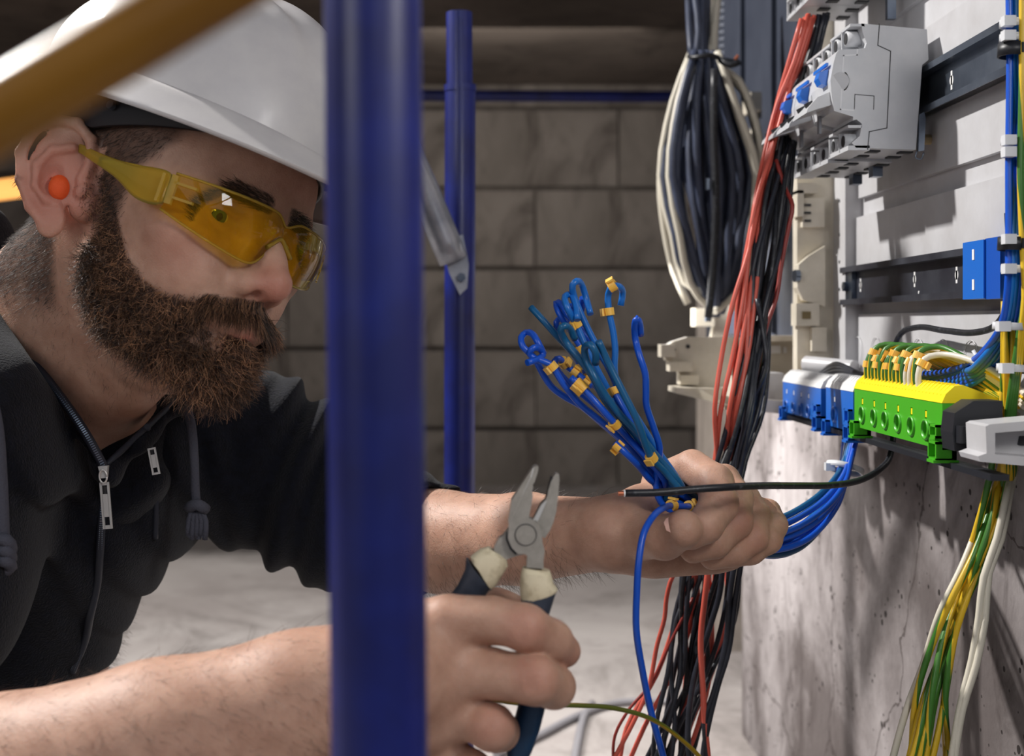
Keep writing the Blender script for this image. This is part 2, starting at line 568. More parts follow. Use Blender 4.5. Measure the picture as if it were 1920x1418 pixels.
# ---------------------------------------------------------------- enclosure back panel
X0 = 0.345
en = empty('panel_enclosure', (0.36, 1.0, 0.1), 'off-white plastic electrical enclosure open on the concrete wall', 'enclosure')
bpz = (-0.060, 0.52)
box('back_plate', (X0 + 0.012, 0.60, bpz[0]), (X0 + 0.030, 1.235, bpz[1]), M['plastic'], en, 0.002)
for (z0, z1, d) in ((0.028, 0.100, 0.008), (0.118, 0.164, 0.006), (0.176, 0.232, 0.010), (0.262, 0.52, 0.006), (-0.056, 0.010, 0.006)):
    box('raised_band', (X0 + 0.013 - d, 0.60, z0), (X0 + 0.014, 1.19, z1), M['plastic'], en, 0.003, 3)
# left side wall of the tray (faces the camera)
box('side_wall', (0.306, 1.235, -0.075), (0.362, 1.252, 0.145), M['plastic_warm'], en, 0.003, 3)
box('side_wall_upper', (0.322, 1.235, 0.145), (0.362, 1.252, 0.50), M['plastic_warm'], en, 0.003, 3)
box('corner_post', (0.341, 1.195, -0.075), (0.365, 1.236, 0.50), M['plastic'], en, 0.004, 3)
for z in (0.118, 0.086, 0.060, 0.034):
    cyl('screw_hole', (0.3405, 1.214, z), (0.3413, 1.214, z), 0.0016, M['breaker_dark'], en, 10)
# hooks along the left edge
def clip(z0, z1, x0=0.300):
    bm = bmesh.new()
    box_into(bm, (x0, 1.222, z1 - 0.010), (0.330, 1.243, z1))
    box_into(bm, (x0, 1.222, z0), (x0 + 0.007, 1.243, z1 - 0.010))
    o = from_bm('edge_hook', bm, M['plastic_warm'], en)
    return o
box('hook_arm', (0.303, 1.222, 0.126), (0.322, 1.243, 0.136), M['plastic_warm'], en, 0.002)
box('hook_finger', (0.303, 1.222, 0.104), (0.309, 1.243, 0.129), M['plastic_warm'], en, 0.002)
box('notched_block', (0.309, 1.226, 0.094), (0.330, 1.240, 0.122), M['plastic_warm'], en, 0.002)
for z in (0.099, 0.1065, 0.114):
    box('notch', (0.3105, 1.2235, z), (0.3165, 1.2265, z + 0.002), M['breaker_dark'], en)
prism('screw_lug', [(x, 1.224, z) for x, z in ((0.330, 0.076), (0.314, 0.066), (0.305, 0.058), (0.3035, 0.036), (0.309, 0.024), (0.330, 0.018))], (0, 0.018, 0), M['plastic_warm'], en, 0.002)
cyl('lug_screw', (0.3045, 1.222, 0.047), (0.3000, 1.2215, 0.047), 0.006, M['steel'], en, 14, None, 0.001)
b1 = box('square_tab', (0.302, 1.222, -0.0005), (0.324, 1.243, 0.021), M['plastic_warm'], en, 0.0025)
box('tab_slot', (0.3075, 1.2205, 0.006), (0.3155, 1.2225, 0.013), mat('slot_shadow', rgb(122, 106, 72), 0.7), en)
box('lower_tab', (0.318, 1.226, -0.025), (0.332, 1.240, -0.002), M['plastic_warm'], en, 0.002)
cyl('guide_sleeve', (0.312, 1.224, -0.037), (0.345, 1.180, -0.040), 0.0078, M['plastic'], en, 20, None, 0.001)
cyl('sleeve_bore', (0.3117, 1.2244, -0.037), (0.3119, 1.2241, -0.037), 0.0058, mat('bore', rgb(170, 150, 110), 0.7), en, 16)
# bottom wall of the enclosure, reaching out to the left (a stepped end bracket)
bk = empty('end_bracket', (0.25, 1.33, -0.06), 'cream plastic bracket with stepped nose below the cable coil', 'bracket')
Yb = 1.33
def PB(x, y, Y=Yb): return tuple(P(x, y, Y))
prism('bracket_web', [PB(1262, 641), PB(1290, 632), PB(1368, 633), PB(1368, 752), PB(1300, 740), PB(1292, 722), PB(1278, 716), PB(1272, 690), PB(1250, 676), PB(1244, 652)], (0, 0.022, 0), M['plastic_warm'], bk, 0.0015)
for (x0, y0, x1, y1) in ((1240, 646, 1262, 670), (1256, 678, 1294, 697), (1276, 703, 1306, 722)):
    box('stepped_lug', PB(x0, y1, Yb - 0.014), (P(x1, y0, Yb).x, Yb + 0.012, P(x1, y0, Yb).z), M['plastic_warm'], bk, 0.002)
for (x, y) in ((1290, 650), (1263, 656)):
    cyl('pin_hole', PB(x, y, Yb - 0.0012), PB(x, y, Yb + 0.004), 0.0022, M['breaker_dark'], bk, 12)
prism('bracket_flange', [PB(1268, 728, 1.26), PB(1310, 728, 1.30), PB(1375, 724, 1.33), PB(1520, 735, 1.33), PB(1520, 775, 1.30), PB(1370, 762, 1.30), PB(1310, 748, 1.28), PB(1268, 738, 1.26)], (0.0, 0.055, 0), M['plastic_warm'], bk, 0.002)
bm = bmesh.new(); prism_into(bm, [PB(1358, 633, 1.36), PB(1532, 633, 1.36), PB(1532, 780, 1.36), PB(1358, 768, 1.36)], (0, 0.006, 0)); 
o = from_bm('tray_wall', bm, M['plastic_warm'], bk)
bm = bmesh.new(); prism_into(bm, [PB(1436, 634, 1.30), PB(1440, 630, 1.30), PB(1534, 630, 1.30), PB(1534, 640, 1.30), PB(1436, 640, 1.30)], (0, 0.07, 0))
from_bm('tray_lip', bm, M['plastic_warm'], bk)
for (x0, y0, x1, y1) in ((1446, 648, 1464, 663), (1469, 651, 1475, 662)):
    box('light_slot', PB(x0, y1, 1.357), (P(x1, y0, 1.357).x, 1.362, P(x1, y0, 1.357).z), M['white_cap'], bk)
cyl('round_boss', PB(1400, 742, 1.28), PB(1400, 705, 1.28), 0.021, M['plastic_warm'], bk, 28, 0.018, 0.003)
box('square_boss', PB(1424, 765, 1.285), (P(1470, 700, 1.285).x, 1.33, P(1470, 700, 1.285).z), M['plastic'], bk, 0.004)
prism('bracket_edge', [PB(1368, 744, 1.25), PB(1470, 752, 1.25), PB(1540, 756, 1.25), PB(1540, 776, 1.25), PB(1470, 777, 1.25), PB(1385, 766, 1.25)], (0, 0.012, 0), M['plastic_warm'], bk, 0.003)
# loose slim frame behind the coil
ff = empty('slim_frame', P(1390, 400, 1.62), 'slim off-white plastic frame bar standing behind the cable coil', 'frame')
prism('frame_bar', [tuple(P(x, y, 1.62)) for x, y in ((1418, 204), (1444, 204), (1352, 660), (1328, 660))], (0, 0.012, 0), M['plastic_warm'], ff, 0.002)
box('frame_arm', tuple(P(1408, 206, 1.60)), (P(1470, 172, 1.60).x, 1.65, P(1470, 172, 1.6).z), M['plastic_warm'], ff, 0.004)
box('frame_foot', tuple(P(1303, 612, 1.60)), (P(1340, 578, 1.60).x, 1.63, P(1340, 578, 1.60).z), M['plastic_warm'], ff, 0.003)

# ---------------------------------------------------------------- DIN rails: hat section swept along Y
def din(name, zc, y0, y1, label, m, h=0.035):
    t = empty(name, (0.34, (y0 + y1) / 2, zc), label, 'mounting rail')
    xb, xf = 0.3465, 0.3385
    th = 0.0012
    prof = []
    o_ = [(xf, -h / 2), (xf, -h / 2 + 0.0048), (xb, -h / 2 + 0.0048), (xb, h / 2 - 0.0048), (xf, h / 2 - 0.0048), (xf, h / 2)]
    i_ = [(x + (th if x == xf else th), z) for x, z in o_]
    pts = [(xf, y0, zc - h / 2), (xf, y0, zc - h / 2 + 0.0050), (xb, y0, zc - h / 2 + 0.0050), (xb, y0, zc + h / 2 - 0.0050), (xf, y0, zc + h / 2 - 0.0050), (xf, y0, zc + h / 2),
           (xf + th, y0, zc + h / 2), (xf + th, y0, zc + h / 2 - 0.0038), (xb + th, y0, zc + h / 2 - 0.0038), (xb + th, y0, zc - h / 2 + 0.0038), (xf + th, y0, zc - h / 2 + 0.0038), (xf + th, y0, zc - h / 2)]
    ra = prism('rail_profile', pts, (0, y1 - y0, 0), m, t)
    return t, ra


t, ra = din('mounting_rail', 0.0365, 0.70, 1.205, 'dark steel mounting rail low on the enclosure with one blue cover', M['rail_dark'], 0.035)
for y in (1.165, 1.02, 0.93):
    bm = bmesh.new()
    cyl_into(bm, (0.3462, y, 0.0365), (0.3466, y, 0.0365), 0.0034, 16)
    box_into(bm, (0.3462, y - 0.0016, 0.0305), (0.34655, y + 0.0016, 0.0425))
    tag(from_bm('slot_hole', bm, M['white_cap'], t), kind='stuff')
for (y, z) in ((1.01, 0.026), (0.985, 0.0225), (0.958, 0.0215), (1.15, 0.0225)):
    bm = bmesh.new(); cyl_into(bm, (0.3460, y, z), (0.3468, y, z), 0.0012, 7)
    from_bm('plaster_fleck', bm, M['white_cap'], t)
box('end_strap', (0.3420, 1.178, 0.022), (0.3462, 1.203, 0.051), M['steel'], t, 0.001)
cyl('strap_screw', (0.338, 1.192, 0.036), (0.343, 1.192, 0.036), 0.0045, M['steel'], t, 12, None, 0.0008)
cv = empty('blue_rail_cover', (0.32, 0.85, 0.037), 'blue plastic cover clipped on the right end of the lower rail', 'cover')
# cover: front face px 1818-1845, side to 1885
prism('cover_shell', [(0.3285, 0.835, 0.0175), (0.3285, 0.835, 0.0560), (0.345, 0.835, 0.0560), (0.345, 0.835, 0.0175)], (0, 0.036, 0), M['blue_block'], cv, 0.0008)
for z in (0.0465, 0.0265):
    box('cover_slot', (0.3280, 0.850, z - 0.003), (0.3287, 0.8535, z + 0.004), M['white_cap'], cv)
box('cover_wing', (0.330, 0.812, 0.0170), (0.3455, 0.836, 0.0565), M['blue_deep'], cv, 0.001)
t, ra = din('mounting_rail', 0.180, 0.72, 1.215, 'bright steel mounting rail behind the grey circuit breakers', M['steel'], 0.036)
bm = bmesh.new(); cyl_into(bm, (0.3462, 0.94, 0.180), (0.3466, 0.94, 0.180), 0.0036, 16); box_into(bm, (0.3462, 0.9385, 0.173), (0.34655, 0.9415, 0.187))
tag(from_bm('slot_hole', bm, M['white_cap'], t), kind='stuff')
t, ra = din('mounting_rail', 0.318, 0.72, 1.215, 'steel mounting rail along the very top behind the uppermost breaker', M['steel'], 0.036)

# ---------------------------------------------------------------- circuit breakers (profile swept along Y)
YN = 0.972
def Q(px, py): return P(px, py, YN)
prof = [(1615, 44), (1738, 55), (1741, 112), (1729, 122), (1717, 281), (1605, 277), (1597, 268), (1612, 255), (1616, 232), (1606, 224), (1599, 226), (1600, 219), (1564, 208), (1560, 185), (1557, 150), (1563, 118), (1568, 100), (1574, 93), (1605, 92), (1622, 90), (1625, 80), (1617, 60)]
prof3 = [Vector((Q(x, y).x, 0, Q(x, y).z)) for x, y in prof]
W3 = 0.0565


def lever_geo(t, y0, col, dz=0.0, dx=0.0):
    # blue rocker on the nose
    bm = bmesh.new()
    c = Vector((0.2655 + dx, y0 + 0.0265, 0.186 + dz))
    pr = [(0.004, -0.011), (-0.003, -0.007), (-0.0065, 0.0), (-0.0045, 0.009), (0.004, 0.012)]
    prism_into(bm, [(c.x + a, c.y, c.z + b) for a, b in pr], (0, 0.0125, 0))
    bevel_bm(bm, 0.0008)
    from_bm('rocker', bm, col, t)


def breaker(y0, dz, label, full=True, top_only=False):
    t = empty('circuit_breaker', (0.34, y0 + W3 / 2, 0.17 + dz), label, 'circuit breaker', 'grey circuit breakers on the upper rails')
    pts = [v + Vector((0, y0, dz)) for v in prof3]
    o = prism('housing', pts, (0, W3 - 0.0012, 0), M['breaker'], t, 0.0009)
    # terminal cavities on the two shoulders and screw slots underneath
    for k in range(2 if full else 2):
        yy = y0 + 0.014 + k * 0.028
        for zz, xx in ((0.1385, 0.2830), (0.2175, 0.2850)):
            z = zz + dz
            bm = bmesh.new()
            cyl_into(bm, (xx - 0.0030, yy, z + 0.003), (xx + 0.008, yy, z + 0.003), 0.0060, 18)
            from_bm('terminal_collar', bm, M['breaker'], t, True)
            cyl('terminal_screw', (xx - 0.0036, yy, z + 0.003), (xx - 0.0028, yy, z + 0.003), 0.0044, M['breaker_dark'], t, 14)
            box('terminal_fin', (xx - 0.0040, yy + 0.0080, z - 0.004), (xx + 0.010, yy + 0.0100, z + 0.010), M['breaker'], t, 0.0006)
        for j, xx in enumerate((0.297, 0.322)):
            zz = 0.1338 + dz
            box('wire_entry', (xx, yy - 0.005, zz - 0.0008 - 0.0008 * j), (xx + 0.010, yy + 0.004, zz + 0.004), M['breaker_dark'], t)
    for (xa, xb_, za, zb_) in ((0.2835, 0.296, 0.1330, 0.1365), (0.2835, 0.290, 0.1500, 0.1520), (0.2850, 0.292, 0.2270, 0.2290)):
        box('terminal_ledge', (xa - 0.004, y0, za + dz), (xb_, y0 + W3 - 0.0014, zb_ + dz), M['breaker'], t, 0.0006)
    # face: blue band, blue rocker, lever bar
    zf = dz
    pr = [Q(1571, 96), Q(1566, 103)]
    box('blue_print', (0.2650, y0 + 0.008, 0.1985 + dz), (0.2668, y0 + 0.046, 0.2010 + dz), M['blue_block'], t)
    bmx = bmesh.new()
    prism_into(bmx, [(0.2672, y0 + 0.010, 0.1965 + dz), (0.2610, y0 + 0.010, 0.1945 + dz), (0.2595, y0 + 0.010, 0.1895 + dz), (0.2618, y0 + 0.010, 0.185 + dz), (0.2665, y0 + 0.010, 0.184 + dz)], (0, 0.013, 0))
    bevel_bm(bmx, 0.0009)
    from_bm('test_button', bmx, M['blue_block'], t)
    bm = bmesh.new()
    prism_into(bm, [(0.2668, y0 + 0.004, 0.178 + dz), (0.2575, y0 + 0.004, 0.174 + dz), (0.2500, y0 + 0.004, 0.1655 + dz), (0.2490, y0 + 0.004, 0.162 + dz), (0.2560, y0 + 0.004, 0.1645 + dz), (0.2680, y0 + 0.004, 0.168 + dz)], (0, 0.044, 0))
    bevel_bm(bm, 0.0012, 3)
    lv = from_bm('toggle_lever', bm, M['breaker'], t)
    for k in range(2):
        cyl('lever_hole', (0.2526, y0 + 0.014 + 0.024 * k, 0.1715 + dz), (0.2550, y0 + 0.014 + 0.024 * k, 0.1668 + dz), 0.0035, M['breaker_dark'], lv, 14)
    box('lever_slot', (0.2655, y0 + 0.030, 0.150 + dz), (0.2675, y0 + 0.036, 0.164 + dz), mat('slot_grey', rgb(120, 122, 128), 0.6) if 'slot_grey' not in bpy.data.materials else bpy.data.materials['slot_grey'], t)
    # rail clip at the foot
    return t


labs = ['nearest grey circuit breaker with its flat side towards the camera', 'middle grey circuit breaker between its two twins on the upper rail', 'farthest grey circuit breaker beside the red wires on the upper rail']
brk = []
for i in range(3):
    t = breaker(YN + i * W3, -0.0 if i == 0 else -0.0025, labs[i])
    brk.append(t)
# seam lines and clip plate of the near side, standing proud of the flat face
t = brk[0]
def groove(pts, name='seam_groove', m=M['breaker_dark'], w=0.00028, dY=0.0):
    pp = [P(x, y, YN - 0.00015 + dY) for x, y in pts]
    bm = bmesh.new()
    for a, b in zip(pp, pp[1:]):
        d = (b - a).normalized(); n = Vector((-d.z, 0, d.x)) * w
        e = d * w
        prism_into(bm, [a - n - e, b - n + e, b + n + e, a + n - e], (0, 0.0006, 0))
    o = from_bm(name, bm, m, t)
    return tag(o, kind='stuff')
groove([(1649, 45), (1646, 85), (1670, 96), (1663, 240), (1630, 247), (1627, 280)], w=0.00035)
groove([(1602, 204), (1603, 177), (1639, 180), (1638, 205)], 'window_line')
gl = mat('moulded_edge', rgb(210, 211, 214), 0.4)
groove([(1608, 93), (1607, 103), (1582, 104), (1580, 137)], 'raised_line', gl, 0.0005)
groove([(1578, 168), (1576, 205), (1600, 207)], 'raised_line', gl, 0.0005)
groove([(1583 + 10 * math.cos(a) - 2, 152 + 17 * math.sin(a)) for a in [math.radians(x) for x in range(-80, 90, 12)]], 'raised_line', gl, 0.0005)
bm = bmesh.new(); cyl_into(bm, P(1575, 152, YN - 0.0006), P(1575, 152, YN + 0.001), 0.0066, 28); from_bm('round_boss', bm, M['breaker'], t, False)
bm = bmesh.new(); prism_into(bm, [tuple(P(x, y, YN - 0.002)) for x, y in ((1724, 215), (1733, 210), (1736, 222), (1733, 282), (1722, 284))], (0, 0.004, 0)); bevel_bm(bm, 0.0005)
from_bm('rail_clip', bm, M['steel'], t)
tube('clip_wire', [P(1719, 284, YN - 0.001), P(1717, 296, YN - 0.001), P(1727, 298, YN - 0.001), P(1732, 286, YN - 0.001)], 0.0006, M['steel'], t, 6, 0.001)
for (x, y, s) in ((1595, 72, 0.0052), (1583, 84, 0.0035)):
    pass
# underside clips of the farther two
for i, tt in enumerate(brk[1:]):
    yy = YN + (i + 1) * W3 + 0.02
    box('foot_clip', (0.322, yy, 0.122), (0.330, yy + 0.012, 0.134), M['steel'], tt, 0.001)
# uppermost breaker, cut by the top of the frame
tt = breaker(1.055, 0.144, 'grey circuit breaker cut off by the top edge of the frame')
box('foot_clip', (0.335, 1.052, 0.252), (0.342, 1.058, 0.276), M['steel'], tt, 0.0005)
tt = breaker(1.055 + W3, 0.144, 'grey circuit breaker behind the one cut by the top edge, above the red wires')

# ---------------------------------------------------------------- terminal blocks (profile swept along Y)
def terminal(name, label, y0, y1, x0, zt, zb, holes, mb, mc_, xback, slot_w=0.0045, slots=True, end_frame=True, capdrop=0.008, capx=0.030):
    """x0 front face, zt/zb top and bottom of the coloured body"""
    t = empty(name, (x0 + 0.015, (y0 + y1) / 2, zb), label, 'terminal block')
    pts = [(x0, y0, zb), (x0, y0, zt), (xback, y0, zt + 0.0), (xback, y0, zt - 0.006), (x0 + 0.0115, y0, zb + 0.012), (x0 + 0.0115, y0, zb)]
    body = prism('block_body', pts, (0, y1 - y0, 0), mb, t, 0.0006)
    cut = []
    for (yh, zh, r) in holes:
        cut.append(cyl('c', (x0 - 0.01, yh, zh), (x0 + 0.007, yh, zh), r, None, None, 20, None, 0, False))
    if slots:
        for (yh, zh, r) in holes:
            cut.append(box('c', (x0 - 0.01, yh - 0.0018, zt - 0.012), (x0 + 0.003, yh + 0.0018, zt - 0.0065), None))
    cutout(body, cut)
    for (yh, zh, r) in holes:
        bm = bmesh.new()
        n = 24
        rings = []
        for (rr, xx) in ((r * 1.35, 0.0001), (r * 1.3, -0.0014), (r * 1.04, -0.0014), (r * 1.0, 0.002)):
            rings.append([bm.verts.new((x0 + xx, yh + rr * math.cos(2 * math.pi * i / n), zh + rr * math.sin(2 * math.pi * i / n))) for i in range(n)])
        for a, b in zip(rings, rings[1:]):
            for i in range(n):
                bm.faces.new((a[i], b[i], b[(i + 1) % n], a[(i + 1) % n]))
        from_bm('hole_rim', bm, mb, t, True)
        cyl('clamp_screw', (x0 + 0.0040, yh, zh), (x0 + 0.0066, yh, zh), r * 0.8, M['steel'], t, 14)
        if slots:
            box('contact', (x0 + 0.0002, yh - 0.0012, zt - 0.0112), (x0 + 0.0026, yh + 0.0017, zt - 0.0072), mc_, t)
    # stepped cap
    cap = [(x0 - 0.0005, y0 - 0.0004, zt - 0.0002), (x0 + 0.002, y0 - 0.0004, zt + 0.0055), (x0 + 0.0075, y0 - 0.0004, zt + 0.0105), (x0 + 0.013, y0 - 0.0004, zt + capdrop + 0.003), (xback - 0.006, y0 - 0.0004, zt + 0.0035), (xback, y0 - 0.0004, zt + 0.0025), (xback, y0 - 0.0004, zt - 0.0002)]
    prism('cap', cap, (0, y1 - y0 + 0.0008, 0), mc_, t, 0.0008)
    n = int((y1 - y0) / 0.0065)
    for k in range(1, n):
        yy = y0 + (y1 - y0) * k / n
        prism('cap_rib', [(x0 + 0.0012, yy, zt + 0.0046), (x0 + 0.0072, yy, zt + 0.0112), (x0 + 0.0130, yy, zt + capdrop + 0.0035), (x0 + 0.0130, yy, zt + capdrop + 0.002), (x0 + 0.0072, yy, zt + 0.0090), (x0 + 0.003, yy, zt + 0.004)], (0, 0.0012, 0), mc_, t)
    # bottom skirt and feet
    for (ya, yb) in ((y0, y0 + 0.015), (y1 - 0.013, y1)):
        bm = bmesh.new()
        w = 0.0016
        zf = zb - 0.007
        zt2 = zb + 0.005
        for (a, b, c, d) in ((ya, ya + w, zf, zt2), (yb - w, yb, zf, zt2), (ya, yb, zf, zf + w), (ya, yb, zt2 - w, zt2)):
            box_into(bm, (x0 - 0.004, a, c), (x0 + 0.009, b, d))
        box_into(bm, (x0 + 0.006, ya, zf), (x0 + 0.009, yb, zt2))
        box_into(bm, (x0 - 0.006, ya - 0.001, zf - 0.0012), (x0 + 0.010, yb - 0.004, zf + 0.0006))
        tag(from_bm('clip_foot', bm, mb, t), kind='stuff')
    if end_frame:
        bm = bmesh.new()
        ya, yb = y0 + 0.0015, y0 + 0.0140
        w = 0.0016
        z0_, z1_ = zb + 0.007, zt - 0.014
        for (a, b, c, d) in ((ya, ya + w, z0_, z1_), (yb - w, yb, z0_, z1_), (ya, yb, z0_, z0_ + w), (ya, yb, z1_ - w, z1_)):
            box_into(bm, (x0 - 0.0035, a, c), (x0 + 0.002, b, d))
        tag(from_bm('latch_frame', bm, mb, t), kind='stuff')
        box('latch_recess', (x0 - 0.0006, ya + w, z0_ + w), (x0 - 0.0002, yb - w, z1_ - w), M['breaker_dark'] if False else mb, t)
    return t


zt, zb = -0.0485, -0.078
holes = [(0.289 * F / (px - 900), -0.0675, 0.0052) for px in (1617, 1639, 1660, 1684, 1709, 1736)]
terminal('earth_terminal', 'green terminal block with ribbed yellow cap and six round holes', 0.800, 0.988, 0.289, zt, zb, holes, M['green'], M['yellow'], 0.3275)
X1 = 0.2925
yb0, yb1 = X1 * F / (1548 - 900), X1 * F / (1467 - 900)
holes = [(X1 * F / (px - 900), -0.0755 - 0.001, 0.0045) for px in (1475, 1488, 1502, 1516)]
terminal('neutral_terminal', 'blue terminal block with white cap and four holes, farthest left', 1.098, 1.236, X1, -0.054, -0.083, holes, M['blue_block'], M['white_cap'], 0.322, end_frame=True)
terminal('neutral_terminal', 'small blue terminal block with one hole between its larger twin and the green one', 1.003, 1.082, X1, -0.052, -0.084, [(X1 * F / (1561 - 900) - 0.006, -0.0735, 0.0052)], M['blue_block'], M['white_cap'], 0.322)
# black carrier rail under the terminals and its white holder
cr = empty('terminal_carrier', (0.31, 0.9, -0.09), 'black plastic carrier bar under the green and blue terminal blocks', 'carrier')
box('carrier_bar', (0.2930, 0.735, -0.0895), (0.304, 1.24, -0.0858), M['black_plastic'], cr, 0.001)
prism('carrier_end', [tuple(P(x, y, 0.775)) for x, y in ((1786, 812), (1790, 775), (1826, 752), (1880, 752), (1880, 840), (1826, 848), (1790, 846))], (0, 0.02, 0), M['black_plastic'], cr, 0.002)
for (x0_, x1_) in ((1800, 1836), (1842, 1850)):
    box('carrier_rib', tuple(P(x0_, 832, 0.768)), (P(x1_, 800, 0.768).x, 0.776, P(x1_, 800, 0.768).z), M['black_plastic'], cr, 0.002)
wh = empty('carrier_holder', P(1890, 830, 0.74), 'off-white plastic holder with a dark slot at the right edge', 'holder')
HH = [tuple(P(x, y, 0.735)) for x, y in ((1856, 796), (1990, 784), (1990, 802), (1866, 812), (1866, 852), (1990, 862), (1990, 880), (1838, 866), (1834, 856), (1850, 850), (1848, 800))]
prism('holder_shell', HH, (0, 0.03, 0), M['plastic'], wh, 0.0015)
box('holder_face', tuple(P(1864, 854, 0.752)), (P(2000, 806, 0.752).x, 0.758, P(2000, 806, 0.752).z), M['plastic'], wh, 0.001)
cyl('slot', P(1913, 827, 0.7515), P(1913, 827, 0.7535), 0.0028, M['breaker_dark'], wh, 16)
box('slot_long', tuple(P(1913, 836, 0.7512)), (P(1990, 818, 0.7512).x, 0.7535, P(1990, 818, 0.7512).z), M['breaker_dark'], wh)
# knock-out discs on the back plate
for i in range(7):
    y = 0.86 + 0.055 * i
    bm = bmesh.new()
    n = 24
    for (r0, r1) in ((0.0128, 0.0136),):
        A = [bm.verts.new((0.3510, y + r0 * math.cos(a), -0.024 + r0 * math.sin(a))) for a in [2 * math.pi * k / n for k in range(n)]]
        B = [bm.verts.new((0.3503, y + (r0 + r1) / 2 * math.cos(a), -0.024 + (r0 + r1) / 2 * math.sin(a))) for a in [2 * math.pi * k / n for k in range(n)]]
        C_ = [bm.verts.new((0.3510, y + r1 * math.cos(a), -0.024 + r1 * math.sin(a))) for a in [2 * math.pi * k / n for k in range(n)]]
        for k in range(n):
            bm.faces.new((A[k], B[k], B[(k + 1) % n], A[(k + 1) % n])); bm.faces.new((B[k], C_[k], C_[(k + 1) % n], B[(k + 1) % n]))
    from_bm('knockout_ring', bm, M['plastic'], en, True)
bm = bmesh.new(); cyl_into(bm, (0.3435, 1.0, 0.145), (0.352, 1.0, 0.145), 0.004, 12); from_bm('plate_stud', bm, mat('brass_stud', rgb(190, 170, 130), 0.4), en)
# black trunk edge at the right of the plate
tr = box('cable_duct', (0.334, 0.60, -0.03), (0.350, 0.812, 0.52), M['black_plastic'], None, 0.002)
tag(tr, 'black vertical cable duct behind the blue and yellow riser wires', 'duct')
# ---------------------------------------------------------------- wires
def PP(l, dY=0.0):
    return [P(x, y, Y + dY) for x, y, Y in l]


def bundle(name, centre, halfw, n, mats, r, labels, cat, group, depthw=0.012, seed=1, step=0.012, uv=False, cross=0.8, order=None, tip=None):
    """n separate wires wandering about a shared course; offsets change smoothly so that they cross"""
    R = random.Random(seed)
    out = []
    k = len(centre)
    for i in range(n):
        base = (i + 0.5) / n * 2 - 1 if order is None else order[i]
        ph, fr = R.uniform(0, 6.28), R.uniform(0.5, 1.1)
        pd, fd = R.uniform(0, 6.28), R.uniform(0.5, 1.2)
        pts = []
        for j, ((x, y, Y), hw) in enumerate(zip(centre, halfw)):
            o = base * (1 - cross * 0.45) + cross * 0.5 * math.sin(ph + fr * j) + R.uniform(-0.06, 0.06)
            o = max(-1, min(1, o))
            d = depthw * math.sin(pd + fd * j)
            pts.append(P(x + hw * o, y + R.uniform(-6, 6), Y + d))
        m = mats[i % len(mats)]
        q = tube(name if isinstance(name, str) else name[i % len(name)], pts, r, m, None, 8, step, uv=uv)
        lb = labels if isinstance(labels, str) else labels[i % len(labels)]
        tag(q, lb, cat, group)
        out.append((q, pts))
    return out


# red and black wires falling from the breakers past the fist
cen = [(1528, 30, 1.12), (1505, 120, 1.12), (1480, 200, 1.12), (1459, 290, 1.11), (1443, 370, 1.10), (1424, 470, 1.09), (1405, 570, 1.08), (1392, 670, 1.07), (1382, 770, 1.06), (1368, 870, 1.06), (1348, 960, 1.06), (1325, 1060, 1.06), (1303, 1160, 1.06), (1285, 1260, 1.06), (1262, 1360, 1.06), (1240, 1480, 1.06)]
rw = [(c[0] - (14 if i < 9 else 4), c[1], c[2] + (-0.010 if i < 9 else 0.010)) for i, c in enumerate(cen)]
bundle('red_wire', rw, [14, 13, 16, 16, 18, 20, 24, 28, 32, 34, 40, 56, 66, 72, 86, 100], 7, [M['w_red']], 0.00205,
       'salmon red wire falling with the black ones from the breakers behind the fist', 'wire', 'red wires of the vertical red and black bundle', seed=5, depthw=0.006, cross=0.75)
bw = [(c[0] + (16 if i < 9 else 6), c[1], c[2] - (0 if i < 4 else 0.004)) for i, c in enumerate(cen)]
bundle('black_wire', bw, [16, 22, 26, 26, 28, 30, 30, 36, 38, 32, 42, 58, 70, 72, 76, 82], 13, [M['w_black'], M['w_black'], M['w_black2']], 0.0021,
       'black wire falling with the red ones from the breakers behind the fist', 'wire', 'black wires of the vertical red and black bundle', seed=11, depthw=0.012)
o = tube('red_wire', PP([(1455, 300, 1.10), (1473, 355, 1.09), (1486, 385, 1.08), (1478, 430, 1.08), (1466, 490, 1.08), (1455, 560, 1.075), (1436, 615, 1.07), (1425, 680, 1.07), (1410, 780, 1.07), (1395, 880, 1.07), (1372, 960, 1.08)]), 0.0019, M['w_dred'])
tag(o, 'dark red wire bulging out to the right of the bundle before the riser panel', 'wire')
o = tube('black_wire', PP([(1420, 560, 1.06), (1430, 620, 1.06), (1436, 660, 1.055), (1436, 690, 1.055), (1425, 722, 1.055), (1413, 748, 1.06), (1405, 820, 1.06), (1385, 900, 1.07)]), 0.0021, M['w_black'])
tag(o, 'black wire bowing to the right beside the blue terminal block', 'wire')
o = tube('red_wire', PP([(1290, 1050, 1.03), (1262, 1080, 1.03), (1250, 1120, 1.03), (1246, 1160, 1.03), (1232, 1210, 1.03), (1216, 1290, 1.03), (1190, 1350, 1.03), (1150, 1425, 1.03), (1120, 1480, 1.03)]), 0.0019, M['w_red'])
tag(o, 'red wire straying leftmost below the fist towards the bottom edge', 'wire')
o = tube('black_wire', PP([(1300, 1120, 1.05), (1262, 1195, 1.05), (1218, 1285, 1.05), (1180, 1330, 1.05), (1153, 1380, 1.05), (1150, 1430, 1.05), (1156, 1500, 1.05)]), 0.0013, M['w_dred'])
tag(o, 'thin dark wire curling leftmost below the fist beside the straying red one', 'wire')
